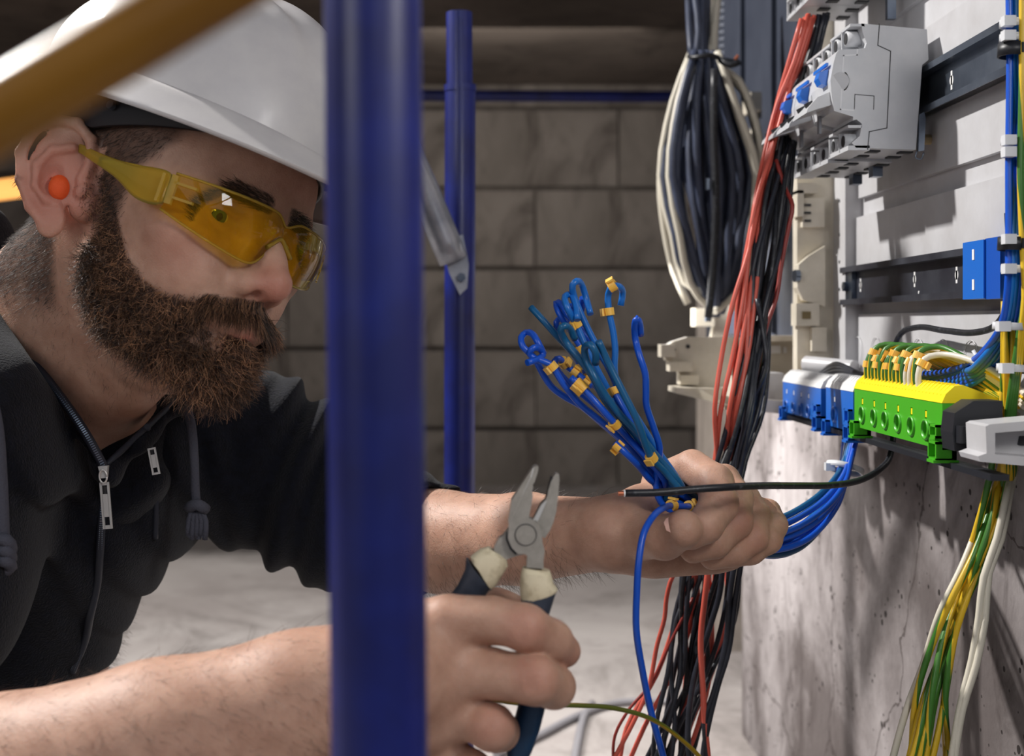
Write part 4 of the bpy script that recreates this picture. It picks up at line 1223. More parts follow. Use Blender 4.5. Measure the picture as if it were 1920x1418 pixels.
def build_sdf(node, lo, hi, vox, B=16, mask=None):
    lo = np.array(lo, float); hi = np.array(hi, float)
    bs = B * vox
    nb = np.ceil((hi - lo) / bs).astype(int)
    # coarse pass, hierarchical over 4x4x4 groups
    R = bs * 0.87
    G = 4
    ng = np.ceil(nb / G).astype(int)
    gi = np.stack(np.meshgrid(*[np.arange(n) for n in ng], indexing='ij'), -1).reshape(-1, 3)
    gc = lo + (gi + 0.5) * bs * G
    d = flat_sdf(node, gc)
    gi = gi[np.abs(d) < R * G * 1.5 + 0.02]
    sub = np.stack(np.meshgrid(*[np.arange(G)] * 3, indexing='ij'), -1).reshape(-1, 3)
    bi = (gi[:, None, :] * G + sub[None]).reshape(-1, 3)
    bi = bi[(bi < nb).all(1)]
    bc = lo + (bi + 0.5) * bs
    if mask is not None:
        k = mask(bc); bi = bi[k]; bc = bc[k]
    d = np.concatenate([flat_sdf(node, bc[i:i + 20000]) for i in range(0, len(bc), 20000)])
    k = np.abs(d) < R * 1.45
    bi = bi[k]; bc = bc[k]
    n = B + 2
    g = np.stack(np.meshgrid(*[np.arange(n) - 1] * 3, indexing='ij'), -1).reshape(-1, 3)
    N = nb * B + 4
    def key(ix): return (ix[:, 0] * N[1] + ix[:, 1]) * N[2] + ix[:, 2]
    VK, VP, QK = [], [], []
    off = [(0, 0, 0), (1, 0, 0), (0, 1, 0), (0, 0, 1), (1, 1, 0), (1, 0, 1), (0, 1, 1), (1, 1, 1)]
    edges = [(0, 1), (0, 2), (0, 3), (1, 4), (1, 5), (2, 4), (2, 6), (3, 5), (3, 6), (4, 7), (5, 7), (6, 7)]
    offa = np.array(off, float)
    for b, c in zip(bi, bc):
        base = b * B
        pts = lo + (base + g) * vox
        s = node.ev(pts, c, R + vox * 2) if hasattr(node, 'ev') else node(pts)
        if s is None: continue
        s = s.reshape(n, n, n)
        if s.min() > 0 or s.max() < 0: continue
        neg = s < 0
        # cell (i,j,k) uses points i..i+1; own cells 1..B  (point index offset -1)
        m = n - 1
        cor = [s[o[0]:m + o[0], o[1]:m + o[1], o[2]:m + o[2]] for o in off]
        cn = sum((q < 0).astype(np.int8) for q in cor)
        act = (cn > 0) & (cn < 8)
        act[0, :, :] = False; act[:, 0, :] = False; act[:, :, 0] = False
        idx = np.argwhere(act)
        if len(idx):
            vals = np.stack([q[act] for q in cor], 1)
            acc = np.zeros((len(idx), 3)); cnt = np.zeros(len(idx))
            for (e0, e1) in edges:
                a, bb = vals[:, e0], vals[:, e1]
                cr = (a < 0) != (bb < 0)
                t = np.where(cr, a / np.where(cr, a - bb, 1), 0)
                q = offa[e0] + (offa[e1] - offa[e0]) * t[:, None]
                acc += q * cr[:, None]; cnt += cr
            pos = idx + acc / cnt[:, None] - 1
            VP.append(lo + (base + pos) * vox)
            VK.append(key(base + idx - 1 + 1))
        # edges starting at owned points 1..B
        for ax in range(3):
            e = [0, 0, 0]; e[ax] = 1
            A = neg[1:B + 1, 1:B + 1, 1:B + 1]
            Bb = neg[1 + e[0]:B + 1 + e[0], 1 + e[1]:B + 1 + e[1], 1 + e[2]:B + 1 + e[2]]
            x = np.argwhere(A != Bb)
            if not len(x): continue
            inside = A[x[:, 0], x[:, 1], x[:, 2]]
            p0 = base + x + 1
            u = np.zeros(3, int); v = np.zeros(3, int)
            u[(ax + 1) % 3] = 1; v[(ax + 2) % 3] = 1
            q = np.stack([key(p0 - u - v), key(p0 - v), key(p0), key(p0 - u)], 1)
            q[~inside] = q[~inside][:, ::-1]
            QK.append(q)
    VK = np.concatenate(VK); VP = np.concatenate(VP); QK = np.concatenate(QK)
    o = np.argsort(VK); VK = VK[o]; VP = VP[o]
    qi = np.searchsorted(VK, QK)
    qi = np.minimum(qi, len(VK) - 1)
    ok = (VK[qi] == QK).all(1)
    return VP, qi[ok]


def mesh_from(name, V, Fq, m, parent=None):
    me = bpy.data.meshes.new(name)
    me.vertices.add(len(V)); me.vertices.foreach_set('co', V.astype(np.float32).ravel())
    me.loops.add(len(Fq) * 4); me.loops.foreach_set('vertex_index', Fq.astype(np.int32).ravel())
    me.polygons.add(len(Fq)); me.polygons.foreach_set('loop_start', np.arange(len(Fq), dtype=np.int32) * 4)
    me.update(calc_edges=True)
    me.validate()
    return link(name, me, m, parent, True)


def chain(pts, rads, k=0.004, n=None, flat=1.0):
    return U(k, [Cap(a, b, r0, r1, n, flat) for a, b, r0, r1 in zip(pts, pts[1:], rads, rads[1:])])
# ---------------------------------------------------------------- the man
def sst(e0, e1, x):
    t = np.clip((x - e0) / (e1 - e0), 0, 1)
    return t * t * (3 - 2 * t)


HS = 0.965
yaw, pit, rol = math.radians(-35), math.radians(8), math.radians(-17)
RH = Matrix.Rotation(yaw, 3, 'Z') @ Matrix.Rotation(pit, 3, 'Y') @ Matrix.Rotation(rol, 3, 'X')
HO = Vector((-0.2130, 0.87, 0.0617))
RHn = np.array(RH)


def H(x, y, z):
    return HO + RH @ (Vector((x, y, z)) * HS)


def Hn(p):
    """world points -> head-local (with the face heights undone)"""
    q = ((p - np.array(HO)) @ RHn) / HS
    f = sst(0.01, 0.04, q[:, 0])
    q[:, 2] = q[:, 2] * (1 - f) + np.interp(q[:, 2], ZB, ZA) * f
    return q


ZA = [-0.12, -0.095, -0.06, -0.035, -0.026, 0.0, 0.017, 0.036, 0.06, 0.2]
ZB = [-0.107, -0.085, -0.052, -0.0335, -0.026, -0.004, 0.011, 0.029, 0.056, 0.2]


def zm(c):
    """fits the face heights to this man's shorter lower face"""
    c = list(c)
    if c[0] > 0.03: c[2] = float(np.interp(c[2], ZA, ZB))
    return c


def hs(c, r, rot=None):
    """ellipsoid given in head space (rot = Euler of its own axes)"""
    c = zm(c)
    R = RH
    if rot: R = RH @ Euler(rot).to_matrix()
    return Sph(H(*c), np.array(r if hasattr(r, '__len__') else (r, r, r)) * HS, np.array(R.transposed()))


def hc(a, b, r1, r2=None, n=None, flat=1.0):
    a, b = zm(a), zm(b)
    return Cap(H(*a), H(*b), r1 * HS, (r1 if r2 is None else r2) * HS, None if n is None else RH @ Vector(n), flat)


def mir(f):
    return [f(1), f(-1)]


cran = U(0.03, [hs((-0.008, 0, 0.048), (0.098, 0.077, 0.082)), hs((0.040, 0, 0.040), (0.055, 0.063, 0.058)), hs((0.035, 0, -0.035), (0.052, 0.056, 0.075)),
                hs((-0.045, 0, 0.010), (0.052, 0.060, 0.050))])
face = U(0.016, [cran] + mir(lambda s: hc((0.006, s * 0.051, -0.040), (0.062, s * 0.028, -0.092), 0.0135, 0.014)) +
         mir(lambda s: hs((0.064, s * 0.046, -0.004), (0.022, 0.020, 0.017))) +       # cheek bones
         mir(lambda s: hs((0.070, s * 0.028, -0.032), (0.024, 0.022, 0.026))) +       # cheek front
         [hs((0.078, 0, -0.060), (0.024, 0.028, 0.026)), hs((0.078, 0, -0.094), (0.018, 0.022, 0.017)), hs((0.055, 0, -0.080), (0.035, 0.035, 0.03))])
brow = U(0.010, [face] + mir(lambda s: hc((0.0865, s * 0.012, 0.034), (0.074, s * 0.048, 0.036), 0.0085, 0.0075)) + [hs((0.086, 0, 0.032), (0.012, 0.014, 0.012)), hs((0.070, 0, 0.058), (0.028, 0.045, 0.03))])
sock = Sub(0.012, brow, mir(lambda s: hs((0.094, s * 0.031, 0.017), (0.015, 0.017, 0.011))))
lids = U(0.004, [sock] + mir(lambda s: Sub(0.0015, hs((0.0695, s * 0.031, 0.017), (0.0142, 0.0150, 0.0138)), [hs((0.088, s * 0.032, 0.0155), (0.0125, 0.0140, 0.0052))])) +
         mir(lambda s: hc((0.083, s * 0.020, 0.022), (0.078, s * 0.043, 0.024), 0.0035, 0.003)))
nose = U(0.008, [lids, hc((0.091, 0, 0.028), (0.107, 0, -0.006), 0.0072, 0.0085), hc((0.107, 0, -0.006), (0.1155, 0, -0.0195), 0.0080, 0.0082), hs((0.1165, 0, -0.0225), (0.0092, 0.0095, 0.0088)), hc((0.104, 0, -0.031), (0.116, 0, -0.0255), 0.0045, 0.0050),
                 hc((0.094, 0, -0.012), (0.098, 0, -0.030), 0.012, 0.009)] + mir(lambda s: hs((0.1015, s * 0.0135, -0.0275), (0.0105, 0.0070, 0.0082))))
nost = Sub(0.003, nose, mir(lambda s: hs((0.109, s * 0.0075, -0.0365), (0.0062, 0.0030, 0.0045))))
lips = U(0.004, [nost, hc((0.0945, -0.024, -0.0575), (0.1035, 0, -0.0535), 0.0042, 0.0048), hc((0.0945, 0.024, -0.0575), (0.1035, 0, -0.0535), 0.0042, 0.0048),
                 hc((0.0935, -0.021, -0.0640), (0.1010, 0, -0.0655), 0.0050, 0.0060), hc((0.0935, 0.021, -0.0640), (0.1010, 0, -0.0655), 0.0050, 0.0060)])
mouth = Sub(0.002, lips, [hc((0.097, -0.027, -0.0610), (0.1095, 0, -0.0590), 0.0010), hc((0.097, 0.027, -0.0610), (0.1095, 0, -0.0590), 0.0010)])


def ear(s):
    # plate in the plane tilted back and flared out
    def E(a, b, o=0.0):      # a forward, b up, o outward, from ear centre
        a, b, o = a * 1.12, b * 1.1, o * 1.1
        return (-0.0135 + a - o * 0.30, s * (0.0765 + o - a * 0.42), 0.007 + b)
    hel = [(0.008, 0.002, .004), (0.012, 0.014, .006), (0.010, 0.026, .008), (0.001, 0.034, .010), (-0.011, 0.033, .012), (-0.019, 0.023, .014), (-0.0215, 0.008, .014), (-0.018, -0.008, .012), (-0.010, -0.022, .009), (-0.002, -0.030, .006)]
    rim = [hc(E(*p), E(*q), 0.0038) for p, q in zip(hel, hel[1:])]
    anti = [(0.002, 0.019, .009), (-0.0065, 0.014, .0115), (-0.0110, 0.003, .0125), (-0.0085, -0.009, .0115), (-0.002, -0.016, .009)]
    ah = [hc(E(*p), E(*q), 0.0033) for p, q in zip(anti, anti[1:])]
    plate = [hs(E(-0.006, 0.003, .0065), (0.0190, 0.0032, 0.033), (0, 0, -s * 0.64)), hs(E(0.000, -0.027, .0050), (0.0095, 0.0042, 0.0115), (0, 0, -s * 0.6)), hc(E(0.002, 0.012, -.008), E(0.002, -0.012, -.008), 0.010)]
    trag = [hs(E(0.010, -0.004, .004), (0.0050, 0.0040, 0.0065)), hc(E(0.010, 0.008, .002), E(0.000, 0.004, .003), 0.003, 0.002), hs(E(0.000, -0.0165, .006), (0.0045, 0.003, 0.0035))]
    e = U(0.0022, plate + rim + ah + trag)
    return Sub(0.003, e, [hs(E(-0.0005, -0.002, .0125), (0.0082, 0.0068, 0.0115)), hc(E(0.002, 0.025, .014), E(-0.012, 0.024, .017), 0.0030), hc(E(-0.012, 0.024, .017), E(-0.0165, 0.008, .019), 0.0028), hc(E(-0.0165, 0.008, .019), E(-0.014, -0.006, .017), 0.0025, 0.0018)])


head = U(0.0035, [mouth] + [ear(1), ear(-1)])

# neck and trunk under the clothes
def W(px, py, Y): return np.array(P(px, py, Y))
nb1 = H(-0.030, 0, -0.020)
neck_low = W(95, 760, 0.958)
neck = U(0.03, [Cap(nb1, neck_low, 0.056, 0.056), Cap(H(-0.045, 0, 0.0), W(10, 640, 0.97), 0.045, 0.052), Cap(H(0.03, 0.0, -0.07), W(150, 770, 0.945), 0.030, 0.032)])
apple = Sph(W(188, 742, 0.905), 0.012)
trunk = U(0.05, [Cap(W(60, 860, 1.00), W(-40, 1250, 1.05), 0.105, 0.100), Cap(W(-120, 780, 0.86), W(400, 830, 1.08), 0.05, 0.05)])

# far (left) arm
shL, elL = W(400, 830, 1.08), W(665, 975, 1.06)
wrL = W(1150, 1000, 0.860)
armL = U(0.02, [Cap(shL, elL, 0.050, 0.040), chain([elL, W(830, 1016, 0.985), W(985, 1010, 0.925), wrL], [0.040, 0.0375, 0.0315, 0.0235], 0.01)])
# near (right) arm
shR, elR = W(-160, 850, 0.82), W(-330, 1640, 0.70)
wrR = W(735, 1262, 0.645)
armR = U(0.02, [Cap(shR, elR, 0.055, 0.048), chain([elR, W(0, 1508, 0.64), W(300, 1418, 0.635), W(560, 1330, 0.64), wrR], [0.048, 0.0515, 0.0455, 0.0370, 0.0300], 0.01)])


def fing(l, rads, k=0.003):
    return chain([W(*q) for q in l], rads, k)


# far hand: palm towards the camera, fingers closed over the wires
yL = 0.0
palmL = U(0.014, [Cap(wrL, W(1215, 990, 0.872), 0.0245, 0.025), Cap(W(1195, 1015, 0.868), W(1330, 1020, 0.872), 0.021, 0.017), Cap(W(1215, 965, 0.875), W(1300, 925, 0.892), 0.020, 0.015),
                  Cap(W(1260, 980, 0.890), W(1385, 960, 0.895), 0.019, 0.016), Cap(W(1230, 1040, 0.868), W(1370, 1035, 0.870), 0.0125, 0.011), Cap(W(1300, 990, 0.90), W(1410, 1000, 0.89), 0.015, 0.013)])
idx_ = [(1238, 905, 0.892), (1298, 876, 0.866), (1340, 905, 0.836), (1348, 945, 0.818), (1322, 985, 0.808), (1296, 1002, 0.808)], [0.0130, 0.0118, 0.0122, 0.0122, 0.0112, 0.0098]
mid_ = [(1320, 925, 0.896), (1358, 900, 0.876), (1380, 935, 0.856), (1378, 978, 0.838), (1340, 1016, 0.828), (1300, 1030, 0.828)], [0.0120, 0.0108, 0.0112, 0.0115, 0.0105, 0.0092]
rin_ = [(1372, 945, 0.895), (1398, 935, 0.882), (1416, 968, 0.866), (1410, 1008, 0.850), (1376, 1034, 0.842), (1336, 1044, 0.842)], [0.0112, 0.0100, 0.0104, 0.0106, 0.0098, 0.0088]
pin_ = [(1400, 985, 0.892), (1440, 960, 0.884), (1450, 985, 0.872), (1440, 1012, 0.860), (1408, 1034, 0.854), (1380, 1042, 0.854)], [0.0098, 0.0088, 0.0094, 0.0092, 0.0086, 0.0078]
thu_ = [(1176, 990, 0.862), (1208, 1004, 0.838), (1246, 1008, 0.814), (1281, 992, 0.797)], [0.0210, 0.0160, 0.0132, 0.0122]


def hand(palm, fs, thumb, kt, k1):
    """roots melt into the palm, the free lengths only touch each other"""
    roots = U(k1, [palm] + [fing(q[:2], r[:2]) for q, r in fs])
    th = U(0.006, [roots, fing(thumb[0][:2], thumb[1][:2], 0.006)])
    return U(0.0012, [th] + [U(0.0035, [fing(q[1:], r[1:], 0.003)]) for q, r in fs] + [fing(thumb[0][1:] if kt else thumb[0], thumb[1][1:] if kt else thumb[1], 0.006)])


handL = hand(palmL, [idx_, mid_, rin_, pin_], thu_, True, 0.007)

# near hand: back of the hand to the camera, fingers round the right-hand grip
palmR = U(0.016, [Cap(wrR, W(800, 1260, 0.655), 0.030, 0.028, (0, 1, 0.2), 0.8), Cap(W(775, 1184, 0.660), W(830, 1170, 0.657), 0.0165, 0.0120), Cap(W(765, 1245, 0.660), W(820, 1258, 0.656), 0.0180, 0.0135),
                  Cap(W(755, 1305, 0.663), W(812, 1332, 0.662), 0.018, 0.0128), Cap(W(745, 1360, 0.667), W(778, 1398, 0.670), 0.018, 0.0125), Cap(W(700, 1290, 0.66), W(790, 1335, 0.66), 0.026, 0.022)])
idxR = [(845, 1162, 0.652), (925, 1162, 0.645), (985, 1177, 0.640), (1034, 1202, 0.650), (1058, 1221, 0.660)], [0.0126, 0.0116, 0.0114, 0.0105, 0.0086]
midR = [(835, 1258, 0.653), (930, 1265, 0.643), (1003, 1276, 0.634), (1038, 1288, 0.648), (1042, 1296, 0.664)], [0.0132, 0.0123, 0.0119, 0.0108, 0.0095]
rinR = [(838, 1334, 0.661), (885, 1348, 0.650), (922, 1364, 0.642), (936, 1372, 0.658), (930, 1380, 0.676)], [0.0130, 0.0112, 0.0114, 0.0100, 0.0090]
pinR = [(795, 1400, 0.668), (845, 1424, 0.657), (884, 1446, 0.652), (892, 1456, 0.667)], [0.0125, 0.0105, 0.0102, 0.0090]
thuR = [(770, 1215, 0.68), (860, 1165, 0.705), (930, 1150, 0.706), (985, 1160, 0.700)], [0.020, 0.0150, 0.0125, 0.0110]
handR = hand(palmR, [idxR, midR, rinR, pinR], thuR, True, 0.006)
# knuckle wrinkles
def creases(h, spots):
    cut = []
    for (x, y, Y, dx, dy, ln_, n_) in spots:
        for j in range(n_):
            o = (j - (n_ - 1) / 2) * 7
            a_, b_ = (x + o * dy - dx * ln_, y - o * dx - dy * ln_), (x + o * dy + dx * ln_, y - o * dx + dy * ln_)
            cut.append(Cap(W(a_[0], a_[1], Y), W(b_[0], b_[1], Y), 0.0011, 0.0011))
    return Sub(0.0022, h, cut)


handR = creases(handR, [(975, 1184, 0.6275, -0.1, 1, 22, 3), (995, 1270, 0.6208, -0.12, 1, 24, 3)])
handL = creases(handL, [(1352, 938, 0.8052, -0.95, 0.3, 14, 3), (1212, 1040, 0.8465, 0.8, -0.2, 26, 1)])

flesh = U(0.012, [head, neck, trunk])
flesh = U(0.010, [flesh, apple])
flesh = U(0.012, [flesh, armL])
flesh = U(0.012, [flesh, armR])


class Hands:
    """hands join the arms through the shared palm, without filling the gaps between fingers"""
    def ev(s, p, c, R):
        d = ev(flesh, p, c, R)
        for h_ in (handL, handR):
            e = ev(h_, p, c, R + 0.01)
            if e is None: continue
            if d is None: d = e
            else:
                k = 0.008
                hh = np.maximum(k - np.abs(d - e), 0) / k
                d = np.minimum(d, e) - hh * hh * k * 0.25
        # knuckle creases and veins as fine relief
        return d


def seg_mask(p):
    return ~((p[:, 2] < -0.12) & (p[:, 0] < -0.42) & (p[:, 1] > 0.80))


def skin_material():
    m = bpy.data.materials.new('skin')
    t = NT(m)
    t.b.inputs['Roughness'].default_value = 0.52
    t.b.inputs['Specular IOR Level'].default_value = 0.35
    t.b.inputs['Subsurface Weight'].default_value = 0.25
    t.b.inputs['Subsurface Radius'].default_value = (1.0, 0.35, 0.18)
    t.b.inputs['Subsurface Scale'].default_value = 0.006
    co = t.n('ShaderNodeTexCoord').outputs['Object']
    n1 = t.n('ShaderNodeTexNoise', i_Scale=55.0, i_Detail=6.0, i_Roughness=0.6)
    t.l(co, n1.inputs['Vector'])
    r = t.n('ShaderNodeValToRGB')
    r.color_ramp.elements[0].position = 0.3; r.color_ramp.elements[0].color = rgb(170, 130, 110)
    r.color_ramp.elements[1].position = 0.7; r.color_ramp.elements[1].color = rgb(196, 157, 136)
    t.l(n1.outputs['Fac'], r.inputs[0])
    at = t.n('ShaderNodeVertexColor', layer_name='tint')
    sp = t.n('ShaderNodeSeparateColor'); t.l(at.outputs[0], sp.inputs[0])
    a = t.n('ShaderNodeMix', data_type='RGBA'); t.l(sp.outputs[0], a.inputs['Factor']); t.l(r.outputs[0], a.inputs[6]); a.inputs[7].default_value = rgb(180, 108, 94)
    b = t.n('ShaderNodeMix', data_type='RGBA'); t.l(sp.outputs[1], b.inputs['Factor']); t.l(a.outputs[2], b.inputs[6]); b.inputs[7].default_value = rgb(70, 48, 38)
    t.l(b.outputs[2], t.b.inputs['Base Color'])
    n2 = t.n('ShaderNodeTexNoise', i_Scale=520.0, i_Detail=3.0); t.l(co, n2.inputs['Vector'])
    n3 = t.n('ShaderNodeTexVoronoi', i_Scale=900.0); t.l(co, n3.inputs['Vector'])
    ad = t.n('ShaderNodeMath', operation='ADD'); t.l(n2.outputs['Fac'], ad.inputs[0]); t.l(n3.outputs['Distance'], ad.inputs[1])
    bp_ = t.n('ShaderNodeBump', i_Strength=0.22, i_Distance=0.0006); t.l(ad.outputs[0], bp_.inputs['Height'])
    t.l(bp_.outputs[0], t.b.inputs['Normal'])
    return m


M['skin'] = skin_material()
man = empty('person', W(60, 1200, 1.0), 'bearded man in dark jacket leaning in, pliers in one hand, blue wires in other', 'person')
V, Fq = build_sdf(Hands(), (-0.60, 0.50, -0.36), (0.26, 1.22, 0.26), VOX, 16, seg_mask)
body = mesh_from('body', V, Fq, M['skin'], man)
body['label'] = 'bare skin of head, neck, forearms and hands'


def near(p, c, r0, r1):
    return 1 - sst(r0, r1, np.linalg.norm(p - np.array(c), axis=1))


L = Hn(V)
VN = np.zeros((len(V), 3), np.float32)
body.data.vertices.foreach_get('normal', tmpn := np.zeros(len(V) * 3, np.float32)); VN = tmpn.reshape(-1, 3)
inhead = (np.abs(L[:, 1]) < 0.12) & (L[:, 2] > -0.17) & (L[:, 0] > -0.13) & (L[:, 0] < 0.14) & (V[:, 0] < 0.0) & (V[:, 2] > -0.12)


def beard_density(q):
    """0..1 in head space"""
    x, y, z = q[:, 0], np.abs(q[:, 1]), q[:, 2]
    # upper edge of the beard from sideburn down across the cheek to the mouth corner
    up = np.interp(x, [-0.005, 0.012, 0.026, 0.040, 0.055, 0.070, 0.082, 0.095, 0.12], [0.02, 0.015, -0.012, -0.036, -0.050, -0.057, -0.056, -0.050, -0.050])
    lo = np.interp(x, [-0.02, 0.0, 0.03, 0.06, 0.10], [-0.045, -0.064, -0.090, -0.104, -0.122])
    d = sst(0.004, -0.006, z - up) * sst(-0.008, 0.004, z - lo)
    d *= sst(-0.004, 0.008, x)
    d *= sst(0.110, 0.108, x)
    # bare lips and the soul patch gap
    lipm = (x > 0.083) & (y < 0.027) & (z < -0.050) & (z > -0.071)
    d[lipm] = 0
    side = (x > 0.078) & (y > 0.010) & (y < 0.030) & (z < -0.071) & (z > -0.084)
    d[side] *= 0.35
    return d


def mous_density(q):
    x, y, z = q[:, 0], np.abs(q[:, 1]), q[:, 2]
    zt_ = -0.0375 - 0.30 * y
    return ((z < zt_) & (z > -0.0535 - 0.24 * y) & (x > 0.078) & (y < 0.034)).astype(float)


def hair_density(q):
    x, y, z = q[:, 0], np.abs(q[:, 1]), q[:, 2]
    fr = np.interp(z, [-0.02, 0.0, 0.03, 0.05, 0.08], [0.020, 0.026, 0.036, 0.058, 0.066])
    d = sst(0.006, -0.006, x - fr) * sst(-0.02, 0.0, z)
    back = sst(-0.030, -0.045, x) * sst(-0.085, -0.055, z)
    # keep clear of the ear
    earm = ((x > -0.034) & (x < 0.006) & (z < 0.034)) | (y > 0.0800 + 0.0 * x)
    d = np.where(earm, 0, d)
    d = np.where((x < -0.034) & (z < 0.0), back, d)
    return d * (y > 0.02)


def brow_density(q):
    x, y, z = q[:, 0], np.abs(q[:, 1]), q[:, 2]
    c = 0.0335 + 0.05 * (y - 0.012) - 5.0 * np.maximum(y - 0.036, 0) ** 1.3
    return ((x > 0.06) & (y > 0.008) & (y < 0.055) & (np.abs(z - c) < 0.0056 - 0.03 * np.maximum(y - 0.02, 0))).astype(float)


tint = np.zeros((len(V), 4), np.float32); tint[:, 3] = 1
red = np.maximum.reduce([near(V, H(0.117, 0, -0.026), 0.006, 0.024) * 0.55, near(V, H(-0.012, -0.09, 0.0), 0.015, 0.045) * 0.6, near(V, H(0.07, -0.045, -0.015), 0.005, 0.035) * 0.35,
                         near(V, H(0.102, 0, -0.0655), 0.004, 0.018) * 0.7])
for q in ((1350, 945, 0.82), (1385, 975, 0.83), (1408, 1010, 0.84), (1285, 992, 0.806), (985, 1180, 0.63), (1005, 1266, 0.625), (925, 1360, 0.635), (1055, 1225, 0.655), (1048, 1288, 0.66)):
    red = np.maximum(red, near(V, W(*q), 0.004, 0.018) * 0.28)
dark = np.where(inhead, np.maximum.reduce([beard_density(L) * 0.75, hair_density(L) * 0.80, mous_density(L) * 0.7, brow_density(L) * 0.55]), 0)
tint[:, 0] = red; tint[:, 1] = dark
ca = body.data.color_attributes.new('tint', 'FLOAT_COLOR', 'POINT')
ca.data.foreach_set('color', tint.ravel())


# ---------------------------------------------------------------- hair strands
def strands(name, roots, dirs, lens, m, parent, seg=5, rad=0.00011, curl=0.3, grav=(0, 0, -1), gw=0.25, seed=1, taper=0.25, clump=0.0, wave=0.0):
    R = np.random.RandomState(seed)
    n = len(roots)
    pts = np.zeros((n, seg + 1, 3)); pts[:, 0] = roots
    d = dirs / np.linalg.norm(dirs, axis=1, keepdims=True)
    step = (lens / seg)[:, None]
    g = np.array(grav, float)
    bend = R.normal(0, 1, (n, 3)) * curl
    for k in range(seg):
        pts[:, k + 1] = pts[:, k] + d * step
        d = d + g * gw + bend + R.normal(0, 1, (n, 3)) * wave
        bend = bend * 0.9 + np.cross(bend, d) * 0.5
        d /= np.linalg.norm(d, axis=1, keepdims=True)
    t = np.gradient(pts, axis=1)
    t /= np.linalg.norm(t, axis=2, keepdims=True) + 1e-12
    a = np.cross(t, np.array([0.31, 0.77, 0.55])); a /= np.linalg.norm(a, axis=2, keepdims=True) + 1e-9
    b = np.cross(t, a)
    rr = rad * R.uniform(0.75, 1.25, n)[:, None, None] * np.linspace(1, taper, seg + 1)[None, :, None]
    ring = np.stack([pts + rr * (math.cos(w) * a + math.sin(w) * b) for w in (0, 2.094, 4.189)], 2)   # n,seg+1,3,3
    V_ = ring.reshape(-1, 3)
    i0 = (np.arange(n) * (seg + 1) * 3)[:, None, None] + (np.arange(seg) * 3)[None, :, None]
    q = []
    for k in range(3):
        k2 = (k + 1) % 3
        q.append(np.stack([i0[..., 0] + k, i0[..., 0] + k2, i0[..., 0] + 3 + k2, i0[..., 0] + 3 + k], -1))
    Q_ = np.concatenate([x.reshape(-1, 4) for x in q])
    o = mesh_from(name, V_, Q_, m, parent)
    return o


def hair_mat(name, c1, c2, c3):
    m = bpy.data.materials.new(name)
    t = NT(m)
    t.b.inputs['Roughness'].default_value = 0.38
    t.b.inputs['Specular IOR Level'].default_value = 0.6
    g = t.n('ShaderNodeNewGeometry')
    r = t.n('ShaderNodeValToRGB')
    e = r.color_ramp.elements
    e[0].position = 0; e[0].color = c1
    e[1].position = 1; e[1].color = c3
    x = e.new(0.55); x.color = c2
    t.l(g.outputs['Random Per Island'], r.inputs[0])
    co = t.n('ShaderNodeTexCoord').outputs['Object']
    nz = t.n('ShaderNodeTexNoise', i_Scale=26.0, i_Detail=2.0); t.l(co, nz.inputs['Vector'])
    mr = t.n('ShaderNodeMapRange'); mr.inputs[1].default_value = 0.4; mr.inputs[2].default_value = 0.62; mr.inputs[3].default_value = 0.45; mr.inputs[4].default_value = 1.25
    t.l(nz.outputs['Fac'], mr.inputs[0])
    vm = t.n('ShaderNodeVectorMath', operation='SCALE'); t.l(r.outputs[0], vm.inputs[0]); t.l(mr.outputs[0], vm.inputs['Scale'])
    t.l(vm.outputs[0], t.b.inputs['Base Color'])
    return m


M['beard'] = hair_mat('beard_hair', rgb(26, 20, 20), rgb(82, 58, 46), rgb(210, 158, 118))
M['hair'] = hair_mat('dark_hair', rgb(28, 24, 24), rgb(58, 48, 44), rgb(104, 90, 82))
M['armhair'] = hair_mat('arm_hair', rgb(44, 30, 24), rgb(74, 50, 38), rgb(110, 78, 56))

RS = np.random.RandomState(4)
RT = RHn  # columns are head axes in the world


def scatter(dens, n, mask):
    p = np.where(mask, dens, 0).astype(float)
    idx = RS.choice(len(p), n, p=p / p.sum())
    jit = RS.uniform(-VOX * 0.7, VOX * 0.7, (n, 3))
    nn = VN[idx]
    jit -= nn * (jit * nn).sum(1, keepdims=True)
    return idx, V[idx] + jit - nn * 0.0003


def hd(v):
    return RHn @ np.array(v, float)


vis = inhead & (L[:, 1] < 0.05)          # the half that can be seen, and a little beyond
di = beard_density(L)
idx, rt = scatter(di, NBEARD, vis)
lq = L[idx]
ln = 0.005 + 0.010 * sst(0.01, -0.05, lq[:, 2]) + 0.007 * sst(0.045, 0.085, lq[:, 0]) * sst(-0.07, -0.10, lq[:, 2]) + 0.003 * sst(-0.02, -0.08, lq[:, 2])
ln *= RS.uniform(0.55, 1.15, len(ln)) * 0.74
dr_ = VN[idx] * 0.95 + hd((0.25, 0, -0.55)) + RS.normal(0, 0.33, (len(idx), 3))
o = strands('beard', rt, dr_, ln * 1.1, M['beard'], man, 6, 0.00017, 0.20, (0.10, -0.05, -0.45), 0.20, 2, 0.3, wave=0.27)
tag(o, 'full reddish-brown curly beard', kind='stuff')
idx, rt = scatter(mous_density(L), NBEARD // 7, vis | (inhead & (np.abs(L[:, 1]) < 0.05)))
lq = L[idx]
sgn = np.sign(lq[:, 1])[:, None]
dr_ = VN[idx] * 0.55 + hd((0.15, 0, -0.9)) + sgn * hd((0, 0.55, 0)) * (np.abs(lq[:, 1:2]) / 0.02) + RS.normal(0, 0.13, (len(idx), 3))
o = strands('moustache', rt, dr_, RS.uniform(0.012, 0.020, len(idx)), M['beard'], man, 6, 0.00013, 0.06, (0, 0, -1), 0.14, 3, 0.3, wave=0.04)
tag(o, 'thick brown moustache hiding the upper lip', kind='stuff')
